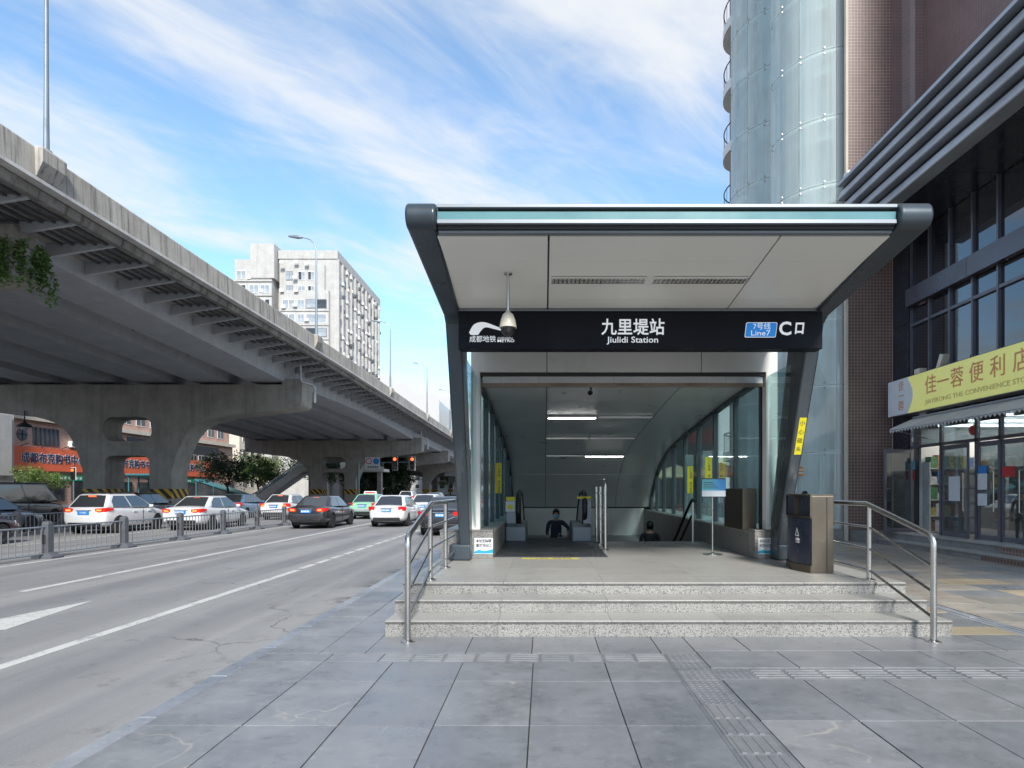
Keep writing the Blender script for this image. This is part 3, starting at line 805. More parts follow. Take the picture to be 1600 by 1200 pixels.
# side glazing: mullions every 1.5 m, a pane between each, dark eaves frame
for xw in (-1.13, 3.74):
    ys = [10.95, 12.45, 13.95, 15.45, 16.95, 18.45, 19.95, 21.2, 22.2]
    for y in ys:
        zt = zi(y)
        if zt < 1: continue
        MB().box(xw-.05, xw+.05, y-.05, y+.05, .90, zt+.03).build('mullion', 'frame_dark', ENT)
    for y0, y1 in zip(ys, ys[1:]):
        n = 5; top = [(y0+.05+(y1-y0-.1)*i/n, zi(y0+.05+(y1-y0-.1)*i/n)) for i in range(n+1)]
        MB().prism([(y1-.05, .90), (y0+.05, .90)] + top, 'x', xw-.008, xw+.008).build('glass_pane', 'entrance_glass', ENT)
    ring = []
    for y, z in ins:
        ring.append([(xw-.055, y, z-.07), (xw+.055, y, z-.07), (xw+.055, y+.005, z+.02), (xw-.055, y+.005, z+.02)])
    MB().loft(ring).build('eaves_frame', 'frame_dark', ENT, smooth='auto')
    # raking glass between blade and portal
    MB().prism([(10.6, 1.0), (10.65, 3.5), (9.3, 3.5)], 'x', xw-.006, xw+.006).build('glass_pane', 'entrance_glass', ENT)
# ceiling strip lights
for y, lit in ((14.55, (1, 0)), (17.3, (0, 0)), (19.6, (0, 1))):
    for k, (xa, xb) in enumerate(((0.07, 1.2), (1.24, 2.45))):
        z = zi(y)
        MB().box(xa, xb, y-.06, y+.06, z-.045, z-.006).build('light_tray', 'ceiling_steel', ENT)
        MB().box(xa+.03, xb-.03, y-.035, y+.035, z-.055, z-.046).build('light_tube', 'lamp_tube' if lit[k] else 'soffit_white', ENT)
# yellow warning stickers and plinth notices
def vsticker(x, y, z, w, h, parent, face='-y'):
    MB().box(x-w/2, x+w/2, y-.002, y, z-h/2, z+h/2).build('warning_sticker', 'yellow_print', parent)
    for i, ch in enumerate('小心玻璃 请勿倚靠'):
        if ch != ' ': letters(ch, w*.5, (x+w*.12, y-.004, z+h*.44-(i+.3)*h/9.3), '-y', 'black_print', parent, depth=.001)
# stickers stand on fins of glass set across the flow
for xs, ys_, zs in ((-1.02, 14.0, 1.85), (3.6, 15.6, 1.84), (3.62, 13.95, 1.98)):
    s = -1 if xs < 0 else 1
    MB().box(xs-.16, xs+.16, ys_, ys_+.012, .905, 2.45).build('glass_fin', 'entrance_glass', ENT)
    vsticker(xs + (0.02 if s < 0 else -.04), ys_ - .003, zs, .14, .66, ENT)
st = MB().box(-.052, .052, -.003, .0, -.29, .29).build('warning_sticker', 'yellow_print', ENT, origin=(0, 0, 0))
st.location = Vector((3.85, 9.612, 2.40)) - Vector(ENT.location); st.rotation_euler = (R(22.7), 0, 0)
for i, ch in enumerate('小心碰头'):
    o = letters(ch, .085, (0, -.005, .2-i*.135), '-y', 'black_print', st, depth=.001); o.location = (0, -.005, .2-i*.135)
def notice(x, lines, mat):
    n = MB().box(x-.155, x+.155, 10.606, 10.609, .53, .80).build('wall_notice', mat, ENT)
    for i, t in enumerate(lines): letters(t, .06, (x, 10.604, .745-i*.075), '-y', 'black_print', n, depth=.001, fit=.25, offset=.001)
    w = spline([(-.155, .015), (-.08, .045), (0, .03), (.08, .04), (.155, .06)], 5) + [(.155, -.01), (0, -.014), (-.155, -.01)]
    flat_shape('notice_wave', [w], .001, (x, 10.604, .555), '-y', 'cyan_print', n)
notice(-1.0, ('本站无障碍', '直梯在B口'), 'notice_white'); notice(3.70, ('本站公共卫生', '间在A口通道'), 'notice_white')
# steel cabinet on the right wall
MB().box(3.42, 3.66, 11.02, 12.15, .905, 1.62).build('steel_cabinet', 'bin_steel', ENT, bevel=.008)

# stair railings in front
def railing(name, xs, label):
    t = thing(name, (xs, 6.9, 0), label, 'railing', 'step railings')
    y0, y1, y2 = 6.72, 8.05, 9.3
    for y, zb, zt in ((y0, 0.0, 1.02), (y1, .46, 1.38), (y2, .46, 1.40)):
        MB().tube([(xs, y, zb), (xs, y, zt)], .032 if y == y0 else .03, 14).build('post', 'stainless', t, smooth='auto')
        MB().lathe([(.075, 0), (.075, .012), (.045, .022), (.034, .03)], (xs, y, zb+.001), 18).build('base_flange', 'stainless', t, smooth='auto')
    pa = [(xs, y0, .98), (xs, y0, 1.04), (xs, y0+.02, 1.085), (xs, y0+.07, 1.125), (xs, y1-.03, 1.40), (xs, y1+.05, 1.42), (xs, y2+.9, 1.42)]
    MB().tube(pa, .033, 14).build('top_rail', 'stainless', t, smooth='auto')
    for k in range(3):
        d = .27*(k+1)
        MB().tube([(xs, y0, 1.06-d), (xs, y1, 1.40-d)], .016, 10).build('mid_rail', 'stainless', t, smooth='auto')
        MB().tube([(xs, y1, 1.40-d), (xs, y2+.9, 1.42-d)], .016, 10).build('mid_rail', 'stainless', t, smooth='auto')
    return t
railing('step_railing', -1.43, 'stainless steel railing on the road side of the entrance steps')
railing('step_railing', 4.09, 'stainless steel railing beside the litter bin on the entrance steps')

# litter bin: bowed navy front faces the walkway, steel side faces the steps
bx = thing('litter_bin', (3.79, 9.14, .46), 'tall litter bin with bowed navy front and brass-toned steel sides', 'litter bin')
bx0, bx1, by0, by1 = 3.64, 3.94, 8.70, 9.58
def bow(x, d, y0, y1, n=12): return [(x - d*math.sin(math.pi*i/n), y0+(y1-y0)*i/n) for i in range(n+1)]
MB().box(bx0, bx1, by0, by1, .462, 1.51).build('body', 'bin_steel', bx, bevel=.006)
MB().prism(bow(bx0-.02, .09, by0, by1) + [(bx1, by1), (bx1, by0)], 'z', 1.511, 1.535).build('lid', 'bin_steel', bx, smooth='auto')
MB().prism(bow(bx0-.01, .08, by0+.03, by1-.03) + [(bx0-.001, by1-.03), (bx0-.001, by0+.03)], 'z', .57, 1.20).build('front_panel', 'navy_panel', bx, smooth='auto')
MB().prism(bow(bx0-.015, .085, by0, by1) + [(bx0-.001, by1), (bx0-.001, by0)], 'z', .463, .565).build('base_skirt', 'bin_steel', bx, smooth='auto')
MB().prism(bow(bx0-.015, .085, by0, by1) + [(bx0-.001, by1), (bx0-.001, by0)], 'z', 1.205, 1.235).build('slot_sill', 'bin_steel', bx, smooth='auto')
MB().box(bx0-.006, bx0-.001, by0+.04, by1-.04, 1.24, 1.505).build('slot', 'navy_panel', bx)
for y in (by0+.001, by1-.03): MB().box(bx0-.02, bx0-.001, y, y+.03, 1.236, 1.51).build('slot_side', 'bin_steel', bx)
MB().box(bx0-.07, bx0-.007, by0+.42, by0+.46, 1.236, 1.51).build('slot_divider', 'bin_steel', bx)
MB().box(bx0+.2, bx0+.212, by0-.004, by0-.001, .48, 1.50).build('door_seam', 'gap_dark', bx)
def ring3(r): return [(r*math.cos(R(90+120*i)), r*math.sin(R(90+120*i))) for i in range(3)]
for yc in (by0+.3,):
    xb = bx0-.01-.08*math.sin(math.pi*.32)-.004
    flat_shape('recycling_mark', [ring3(.085), ring3(.05)], .002, (xb-.003, yc, .99), '-x', 'white_paint', bx)
    letters('可回收物', .05, (xb-.003, yc, .90), '-x', 'white_paint', bx, depth=.002, fit=.17)
    letters('Recyclable', .03, (xb-.003, yc, .865), '-x', 'white_paint', bx, depth=.002, fit=.17)

# notice stand
ns = thing('notice_stand', (2.95, 11.2, .46), 'stainless pole stand holding a blue printed notice board', 'sign stand')
MB().lathe([(.17, 0), (.17, .012), (.1, .025), (.03, .035), (.018, .05)], (2.95, 11.2, .461), 24).build('base', 'stainless', ns, smooth='auto')
MB().tube([(2.95, 11.2, .5), (2.95, 11.2, 1.5)], .016, 12).build('pole', 'stainless', ns, smooth='auto')
MB().box(2.755, 3.165, 11.16, 11.185, 1.48, 1.78).build('board', 'notice_print', ns)
MB().box(2.745, 3.175, 11.175, 11.195, 1.47, 1.80).build('frame', 'frame_dark', ns)
for i in range(4): MB().box(2.78, 2.95+.03*i, 11.156, 11.159, 1.72-i*.032, 1.73-i*.032).build('print_line', 'frame_dark', ns)

# escalator and stair furniture
def balustrade(esc, xa, xb):
    c = (xa+xb)/2 + .06
    nose = [(14.2, .47), (14.12, .9), (14.1, 1.2), (14.16, 1.38), (14.3, 1.47), (14.6, 1.5), (15.3, 1.47), (16.2, 1.06), (22, -2.3), (22, -3.4), (16, .0), (15.2, .47)]
    MB().prism(nose, 'x', c-.03, c+.03).build('balustrade', 'ceiling_steel', esc)
    MB().prism([(14.0, .461), (14.0, .78), (14.25, .86), (15.4, .86), (22, -2.9), (22, -3.5), (15.2, .461)], 'x', xa, xb).build('skirt_casing', 'fascia_grey', esc, bevel=.02)
    MB().tube([(c, 14.25, .86), (c, 14.08, .9), (c, 13.96, 1.1), (c, 13.98, 1.33), (c, 14.12, 1.49), (c, 14.5, 1.54), (c, 15.3, 1.5), (c, 16.2, 1.09), (c, 22, -2.26)], .058, 12).build('handrail', 'black_rubber', esc, smooth='auto')
es = thing('escalator', (0.1, 14.2, .46), 'steel escalator with black handrails rising to the entrance floor', 'escalator')
balustrade(es, -.84, -.40); balustrade(es, .62, 1.04)
for i in range(18):
    y = 15.0 + i*0.4; z = .44 - i*0.225
    MB().box(-.4, .62, y, y+.41, z-.3, z).build('step', 'dark_plate', es)
MB().box(-.4, .62, 14.26, 15.0, .40, .466).build('comb_plate', 'dark_plate', es)
MB().box(-.84, -.64, 13.99, 13.998, 1.12, 1.34).build('notice', 'notice_white', es); MB().box(-.80, -.68, 13.986, 13.989, 1.17, 1.27).build('notice_symbol', 'yellow_print', es)
MB().box(-.82, -.62, 14.0, 14.05, .86, 1.36).build('notice_panel', 'fascia_grey', es)
MB().box(-.83, -.63, 13.99, 14.05, 1.36, 1.44).build('warning_tape', 'yellow_print', es)
MB().box(.86, 1.03, 14.0, 14.05, .86, 1.38).build('control_panel', 'fascia_grey', es)
MB().box(.72, 1.03, 13.99, 14.02, 1.40, 1.45).build('warning_tape', 'yellow_print', es)
MB().lathe([(.02, 0), (.02, .012)], (.95, 13.985, 1.3), 10, 'y').build('stop_button', 'red_print', es)
gr = thing('guard_rail', (1.15, 13, .46), 'stainless guard rail dividing the escalator from the stairs', 'railing')
for y in (12.0, 13.0, 14.0):
    MB().tube([(1.15, y, .461), (1.15, y, 1.66)], .035, 12).build('post', 'stainless', gr, smooth='auto')
    MB().lathe([(.07, 0), (.07, .012), (.04, .03)], (1.15, y, .461), 14).build('base_flange', 'stainless', gr)
MB().tube([(1.15, 12.0, 1.6), (1.15, 12.0, 1.7), (1.15, 12.05, 1.76), (1.15, 12.15, 1.78), (1.15, 14.05, 1.78)], .03, 12).build('top_rail', 'stainless', gr, smooth='auto')
for k in range(4): MB().tube([(1.15, 12.0, .75+k*.26), (1.15, 14.0, .75+k*.26)], .014, 8).build('mid_rail', 'stainless', gr, smooth='auto')
hr = thing('stair_handrail', (3.2, 13.7, .46), 'dark handrail on a steel post leading down the stairs', 'railing')
MB().tube([(3.2, 13.75, .461), (3.2, 13.75, 1.32)], .025, 10).build('post', 'stainless', hr, smooth='auto')
MB().tube([(3.2, 13.6, 1.35), (3.2, 13.75, 1.38), (3.2, 13.9, 1.36), (3.2, 19.5, -1.75)], .03, 10).build('upper_rail', 'black_rubber', hr, smooth='auto')
MB().tube([(3.2, 13.75, 1.05), (3.2, 13.9, 1.02), (3.2, 19.5, -2.08)], .025, 10).build('lower_rail', 'black_rubber', hr, smooth='auto')
# cameras
cc = thing('dome_camera', (-.43, 7.75, 4.16), 'cream dome camera hanging on a pole from the white soffit', 'camera')
MB().lathe([(.05, 0), (.05, -.015), (.02, -.02)], (-.43, 7.65, 4.186), 16).build('ceiling_flange', 'stainless', cc, smooth='auto')
MB().tube([(-.43, 7.65, 4.18), (-.43, 7.65, 3.73)], .018, 12).build('pole', 'stainless', cc, smooth='auto')
MB().lathe([(.022, 0), (.03, -.02), (.065, -.05), (.09, -.12), (.1, -.18), (.104, -.195), (.104, -.207), (.09, -.21)], (-.43, 7.65, 3.74), 22).build('housing', 'cctv_cream', cc, smooth='auto')
MB().lathe([(.088, 0), (.083, -.04), (.06, -.08), (.03, -.098), (.001, -.103)], (-.43, 7.65, 3.529), 20).build('dome', 'smoked', cc, smooth='auto')
bc = thing('bullet_camera', (.83, 11.2, 3.3), 'small dark camera under the ceiling behind the shutter bar', 'camera')
MB().tube([(.83, 11.3, 3.50), (.83, 11.3, 3.36)], .02, 8).build('bracket', 'frame_dark', bc)
MB().tube([(.80, 11.12, 3.28), (.84, 11.42, 3.33)], .045, 12).build('body', 'frame_dark', bc, smooth='auto')
MB().lathe([(.04, 0), (.035, -.02)], (.80, 11.13, 3.28), 12, 'y').build('lens', 'smoked', bc)
# ================================================================== viaduct
VI = thing('viaduct', (-30, 46, RZ), 'long elevated road with grey steel girders and streaked concrete parapet', 'viaduct')
def zdrop(y): return 0.0 if y < 46 else -0.011*(y-46)
def zbot(y):
    if y < 22: return 10.3
    if y < 46.3: return 10.3 - 0.9*(y-22)/24.3
    if y < 91.5:
        t = (y-46.3)/45.2
        return 9.4 - 0.6*t + 0.42*math.sin(math.pi*t)
    return 8.8 + zdrop(y) - zdrop(91.5)
YE = 330.0
stn = [-20, 0, 10, 18, 22, 26, 30, 34, 38, 42, 46.3, 52, 58, 64, 70, 76, 82, 88, 91.5, 105, 117, 140, 170, 220, YE]
def vloft(name, ring, mat, ys=stn, smooth=False, parent=VI): return MB().loft([ring(y) for y in ys]).build(name, mat, parent, smooth)
# deck slab with outer edge
XE, XW = -15.45, -44.85
vloft('deck', lambda y: [(XE-.45, y, 10.98+zdrop(y)), (XE-.1, y, 11.12+zdrop(y)), (XW+.1, y, 11.12+zdrop(y)), (XW+.45, y, 10.98+zdrop(y)), (XW+3, y, 10.8+zdrop(y)), (XE-3, y, 10.8+zdrop(y))], 'concrete')
# edge beam and pale drip strip
random.seed(3)
yb = -20.0
while yb < YE:
    L_ = 2.0 if yb < 60 else 12.0
    y1 = yb + L_
    d = random.uniform(-.025, .025)
    MB().loft([[(XE-.62+d, y, 10.72+zdrop(y)), (XE-.38+d, y, 10.70+zdrop(y)), (XE-.30+d, y, 10.97+zdrop(y)), (XE-.62+d, y, 10.99+zdrop(y))] for y in (yb+.02, y1-.02)]).build('edge_beam', 'edge_concrete', VI)
    yb = y1
yb = -20.0
while yb < YE:                                       # parapet panels
    y1 = yb + 10.0
    MB().loft([[(XE-.28, y, 11.11+zdrop(y)), (XE, y, 11.11+zdrop(y)), (XE+.0, y, 11.22+zdrop(y)), (XE-.03, y, 12.0+zdrop(y)), (XE-.06, y, 12.05+zdrop(y)), (XE-.24, y, 12.05+zdrop(y))] for y in (yb+.012, y1-.012)]).build('parapet_panel', 'parapet_concrete', VI)
    MB().loft([[(XE-.3, y, 11.0+zdrop(y)), (XE+.05, y, 11.0+zdrop(y)), (XE+.05, y, 11.108+zdrop(y)), (XE-.3, y, 11.108+zdrop(y))] for y in (yb+.01, y1-.01)]).build('drip_strip', 'painted_strip', VI)
    MB().loft([[(XW, y, 11.11+zdrop(y)), (XW+.28, y, 11.11+zdrop(y)), (XW+.28, y, 12.05+zdrop(y)), (XW, y, 12.05+zdrop(y))] for y in (yb+.012, y1-.012)]).build('parapet_panel', 'parapet_concrete', VI)
    yb = y1
# steel box girders
for k in range(6):
    xr = -18.75 - k*4.15; w = 2.55
    vloft('box_girder', lambda y: [(xr-w, y, zbot(y)), (xr, y, zbot(y)), (xr+.16, y, 10.82+zdrop(y)), (xr-w-.16, y, 10.82+zdrop(y))], 'girder_paint', [s for s in stn if s <= 140])
    MB().loft([[(xr-w, y, 8.9+zdrop(y)), (xr, y, 8.9+zdrop(y)), (xr, y, 10.85+zdrop(y)), (xr-w, y, 10.85+zdrop(y))] for y in (140, YE)]).build('box_girder', 'girder_paint', VI)
# cross brackets under the cantilever, corrugated decking between them
yb = 4.0
while yb < 150:
    zd = zdrop(yb)
    MB().prism([(-18.6, 10.30+zd), (XE-.66, 10.70+zd), (XE-.66, 10.80+zd), (-18.6, 10.79+zd)], 'y', yb-.07, yb+.07).build('bracket', 'girder_paint', VI)
    yb += 2.0
for k in range(5):
    x = -16.35 - k*.42
    MB().loft([[(x-.05, y, 10.72+zdrop(y)), (x+.05, y, 10.72+zdrop(y)), (x+.05, y, 10.80+zdrop(y)), (x-.05, y, 10.80+zdrop(y))] for y in (4, 46, 150)]).build('deck_rib', 'louvre_grey', VI)
yb = 8.0
while yb < 92:                                       # diaphragms between the boxes
    for k in range(5):
        xr = -18.75 - k*4.15 - 2.55
        MB().box(xr-1.6, xr, yb-.06, yb+.06, zbot(yb)+.55, 10.8+zdrop(yb)).build('cross_beam', 'girder_paint', VI)
    yb += 5.5
# piers: hammerhead with two legs, oval opening and tie beam
def arc(cx, cz, rx, rz, a0, a1, n=8): return [(cx+rx*math.cos(R(a0+(a1-a0)*i/n)), cz+rz*math.sin(R(a0+(a1-a0)*i/n))) for i in range(n+1)]
def pier(yf, depth, ztop, upstand=True, ivy=False):
    c = -30.15; d = ztop - 9.2
    right = [(c+3.2, RZ), (c+3.2, 2.6)] + spline([(c+3.22, 3.0), (c+3.65, 4.4+d*.5), (c+4.3, 5.67+d), (c+5.3, 6.46+d), (c+7.1, 6.97+d)], 4) + [(c+9.4, 7.2+d), (c+12.3, 7.55+d), (c+12.62, 7.75+d)]
    top = [(c+12.65, ztop+.25), (c+12.5, ztop+.4), (c+11.2, ztop+.4), (c+11.2, ztop)] if upstand else [(c+12.65, ztop-.1), (c+12.5, ztop), (c+11.2, ztop)]
    half = right + top
    mirror = [(2*c-x, z) for x, z in reversed(half)]
    outline = half + mirror + [(c-1.6, RZ), (c-1.6, 3.55)] + spline([(c-1.6, 3.7), (c-1.35, 3.98), (c-.9, 4.06)], 3) + spline([(c+.9, 4.06), (c+1.35, 3.98), (c+1.6, 3.7)], 3) + [(c+1.6, 3.55), (c+1.6, RZ)]
    hole = []
    for cx, cz, a0 in ((1.0, 6.2, 0), (-1.0, 6.2, 90), (-1.0, 5.75, 180), (1.0, 5.75, 270)):
        hole += [(c+cx+.75*math.cos(R(a0+90*i/5)), cz+d+.65*math.sin(R(a0+90*i/5))) for i in range(6)]
    p = flat_shape('pier', [outline, hole], depth, (0, yf+depth/2, 0), '-y', 'concrete', VI)
    bv = p.modifiers.new('bevel', 'BEVEL'); bv.width = .12; bv.segments = 2; bv.limit_method = 'ANGLE'; bv.angle_limit = R(50)
    for xa, xb in ((c-3.23, c-1.57), (c+1.57, c+3.23)):
        q = MB().box(xa, xb, yf-.03, yf+depth+.03, .95, 1.65).build('hazard_band', 'hazard_stripe'); q.parent = p; q.matrix_parent_inverse = Matrix.Identity(4)
        q.matrix_world = Matrix.Identity(4)
        bpy.context.view_layer.update(); q.matrix_parent_inverse = p.matrix_world.inverted(); q.location = (0,0,0); q.rotation_euler = (0,0,0)
    for k in range(6):
        xr = -18.75 - k*4.15
        MB().box(xr-1.8, xr-.75, yf+.5, yf+depth-.5, ztop, max(zbot(yf+depth/2), ztop+.2)).build('bearing', 'gap_dark', VI)
    return p
pier(46.3, 2.1, 9.2); pier(91.5, 2.1, 8.62); pier(117.0, 2.1, 8.35); pier(150, 2.1, 8.1, False); pier(190, 2.1, 7.8, False)
# nearer pier: only the end of its crosshead shows, overgrown with creeper
c0 = -29.95
MB().loft([[(x, 21.5, z0), (x, 22.7, z0), (x, 22.7, z1), (x, 21.5, z1)] for x, z0, z1 in ((c0-12.5, 8.8, 9.9), (c0-8, 8.3, 9.9), (c0+8, 8.3, 9.9), (c0+12.3, 8.75, 9.9), (c0+12.5, 8.9, 9.75))]).build('pier', 'concrete', VI, bevel=.08)
for xa in (c0-3.8, c0+1.15): MB().box(xa, xa+2.65, 21.4, 22.8, RZ, 8.5).build('pier', 'concrete', VI, bevel=.1)
MB().box(c0+10.9, c0+12.0, 21.6, 22.6, 9.9, 10.6).build('bearing', 'concrete', VI, bevel=.04)
# lamp pedestals on the parapet
LAMPY = [19.95, 43.6, 64.6, 84.9, 106, 128]
for y in LAMPY:
    zd = zdrop(y)
    MB().loft([[(XE-.26, y-.42, 12.1+zd), (XE+.12, y-.42, 12.1+zd), (XE+.12, y+.42, 12.1+zd), (XE-.26, y+.42, 12.1+zd)],
               [(XE-.26, y-.5, 12.0+zd), (XE+.22, y-.5, 12.0+zd), (XE+.22, y+.5, 12.0+zd), (XE-.26, y+.5, 12.0+zd)],
               [(XE-.26, y-.5, 11.6+zd), (XE+.22, y-.5, 11.6+zd), (XE+.22, y+.5, 11.6+zd), (XE-.26, y+.5, 11.6+zd)],
               [(XE-.26, y-.5, 11.15+zd), (XE+.02, y-.5, 11.15+zd), (XE+.02, y+.5, 11.15+zd), (XE-.26, y+.5, 11.15+zd)]]).build('lamp_pedestal', 'parapet_concrete', VI, bevel=.02)
def downpipe(y, zt, zb, x=-16.9):
    MB().tube([(x-.6, y, zt), (x-.6, y, zt-1.1), (x-.5, y, zt-1.35), (x+.1, y+.4, zt-1.5), (x+.25, y+.5, zt-1.7), (x+.25, y+.5, zb)], .09, 10).build('downpipe', 'galvanised', VI, smooth='auto')
downpipe(46.0, 10.7, 7.9); downpipe(91.2, 10.4, 7.4)
# clear noise barrier further along
yb = 95.0
while yb < 190:
    z0 = 12.05 + zdrop(yb)
    MB().box(XE-.16, XE-.08, yb-.06, yb+.06, z0, z0+3.4).build('barrier_post', 'galvanised', VI)
    MB().box(XE-.14, XE-.10, yb+.06, yb+3.94, z0, z0+3.3).build('barrier_panel', 'window_pale', VI)
    yb += 4.0
# creeper on the near pier end and on far legs
def leaf_cloud(pts, size, name, mat, parent=None, flat=0.5, seed=1):
    rnd = random.Random(seed); b = MB()
    for p in pts:
        a = rnd.uniform(0, 6.283); s = size*rnd.uniform(.6, 1.3)
        n = Vector((rnd.gauss(0, 1), rnd.gauss(0, 1), rnd.gauss(.4, 1))).normalized()
        t = n.orthogonal().normalized(); t = Matrix.Rotation(a, 3, n) @ t; q = n.cross(t)
        p = Vector(p)
        b.v += [tuple(p - t*s), tuple(p + q*s*.45 + n*s*.1), tuple(p + t*s), tuple(p - q*s*.45 + n*s*.1)]
        k = len(b.v); b.f.append((k-4, k-3, k-2, k-1))
    me = bpy.data.meshes.new(name); me.from_pydata(b.v, [], b.f)
    o = obj(name, me, mat, parent)
    return o
rnd = random.Random(4)
pts = []
for st in range(27):
    x = rnd.uniform(-19.6, -17.3); z = 9.95
    yy = 21.45; 
    for i in range(rnd.randint(25, 90)):
        x += rnd.gauss(0, .05); z -= rnd.uniform(0, .055)
        xx = min(x, -17.4)
        for j in range(2): pts.append((xx+rnd.gauss(0, .09), yy+rnd.gauss(0, .05) - .05, z+rnd.gauss(0, .08)))
for st in range(9):
    y = rnd.uniform(21.5, 22.7); z = 9.9
    for i in range(rnd.randint(30, 75)):
        y += rnd.gauss(0, .04); z -= rnd.uniform(0, .05)
        for j in range(2): pts.append((-17.4+abs(rnd.gauss(0, .06)), min(max(y, 21.45), 22.75)+rnd.gauss(0, .05), z+rnd.gauss(0, .07)))
cr = leaf_cloud(pts, .085, 'creeper', 'leaf_mid', None, seed=2); cr['kind'] = 'stuff'
tag(cr, 'green creeper trailing over the end of the concrete crosshead', 'creeper')
pts = []
for c in (-33.7, -31.1, -28.8, -26.2):
    for i in range(1300):
        pts.append((c + rnd.gauss(0, .55), 116.9 - abs(rnd.gauss(0, .18)), rnd.uniform(0, 6.5)))
for i in range(2200): pts.append((rnd.uniform(-34, -25), 116.9 - abs(rnd.gauss(0, .2)), rnd.uniform(4.2, 7.4)))
cr = leaf_cloud(pts, .28, 'creeper', 'leaf_dark', None, seed=3); cr['kind'] = 'stuff'
tag(cr, 'dark creeper covering the distant viaduct pier legs', 'creeper')

# lamps standing on the viaduct
def lamp(y, label):
    z = 12.1 + zdrop(y)
    t = thing('street_lamp', (XE-.06, y, z), label, 'street lamp', 'lamps on the viaduct parapet')
    x = XE-.06; hh = 6.6 if y > 25 else 9.5
    MB().tube([(x, y, z), (x, y, z+2), (x, y, z+hh-.8), (x-.12, y, z+hh-.35), (x-.45, y, z+hh-.05), (x-1.0, y, z+hh+.08)], [.09, .07, .045, .04, .035, .03], 10).build('pole', 'lamp_grey', t, smooth='auto')
    MB().lathe([(.16, 0), (.16, .05), (.11, .08)], (x, y, z), 12).build('base_plate', 'lamp_grey', t)
    MB().loft([[(x-.95, y-.1, z+hh+.04), (x-.95, y+.1, z+hh+.04), (x-.95, y+.08, z+hh+.14), (x-.95, y-.08, z+hh+.14)],
               [(x-1.3, y-.17, z+hh+.02), (x-1.3, y+.17, z+hh+.02), (x-1.3, y+.13, z+hh+.2), (x-1.3, y-.13, z+hh+.2)],
               [(x-1.9, y-.1, z+hh+.12), (x-1.9, y+.1, z+hh+.12), (x-1.9, y+.07, z+hh+.2), (x-1.9, y-.07, z+hh+.2)]]).build('lamp_head', 'lamp_grey', t, smooth='auto', bevel=.02)
for y, lb in zip(LAMPY, ('tall grey lamp pole on the parapet above the creeper', 'grey street lamp on the parapet in front of the white tower',
                         'grey street lamp on the parapet just past the white tower', 'grey street lamp on the parapet before the noise barrier',
                         'small grey street lamp beside the start of the noise barrier', 'farthest small street lamp along the noise barrier')): lamp(y, lb)

# second viaduct crossing beyond the junction
CV = thing('crossing_viaduct', (-10, 150, RZ), 'low grey road bridge crossing beyond the junction under the viaduct', 'bridge')
MB().box(-26, 60, 152, 166, 6.2, 7.0).build('deck', 'grey_render', CV); MB().box(-26, 60, 151.8, 152, 6.6, 7.9).build('parapet', 'concrete', CV)
MB().box(-24, 60, 154, 164, 4.9, 6.2).build('girder', 'girder_paint', CV)
for x in (-18, -4, 10, 24): MB().box(x-1.2, x+1.2, 156, 160, RZ, 4.9).build('pier', 'concrete', CV, bevel=.1)
# ================================================================== shop building on the right
SB = thing('shop_building', (14, 14, 0), 'dark shop building with layered grey eave, glass upper windows and brown mosaic end wall', 'building')
FX = 10.9
# steps
for k, (x, z0, z1) in enumerate(((9.9, -.03, .15), (10.35, .15, .34))):
    yy = 4.0
    while yy < 19.0:
        y1 = yy + 1.5
        MB().box(x, 11.6, yy+.002, y1-.002, z0, z1-.03).build('step_stone', 'brown_mosaic' if yy < 14 else 'granite_riser', SB)
        MB().box(x-.02, 11.6, yy+.001, y1-.001, z1-.029, z1).build('step_tread', 'granite_floor', SB)
        yy = y1
MB().box(9.55, 10.9, 19.0, 20.0, 0, .34).build('planter_ledge', 'granite_edge', SB)
# brown mosaic end wall, full height, and the tower wall above the shops
MB().box(9.5, 10.88, 20.0, 24, 0, 60).build('end_wall', 'brown_mosaic', SB)
MB().box(9.42, 9.499, 19.98, 20.1, 0, 60).build('wall_trim', 'cream_render', SB)
MB().prism([(10.88, 20.0), (11.2, 20.02), (11.45, 19.75), (11.75, 19.75), (11.75, 12.9), (20, 12.9), (20, 24), (10.88, 24)], 'z', 10.0, 60).build('tower_wall', 'brown_mosaic_upper', SB)
for yy, z in ((15.1, 16.0), (15.1, 19.2)):
    w_ = MB().box(11.71, 11.748, yy-.8, yy+.8, z, z+1.5).build('window', 'frame_dark', SB)
    MB().box(11.70, 11.709, yy-.72, yy-.02, z+.08, z+1.42).build('pane', 'facade_glass', w_); MB().box(11.70, 11.709, yy+.02, yy+.72, z+.08, z+1.42).build('pane', 'facade_glass', w_)
# black stone pier at the corner
z = 0.34
while z < 9.1:
    z1 = min(z + .78, 9.19)
    MB().box(FX, FX+.25, 19.12, 19.995, z+.004, z1-.004).build('stone_panel', 'black_stone', SB); z = z1
MB().box(FX+.02, FX+.3, 19.1, 19.99, .34, 9.19).build('wall_core', 'gap_dark', SB)
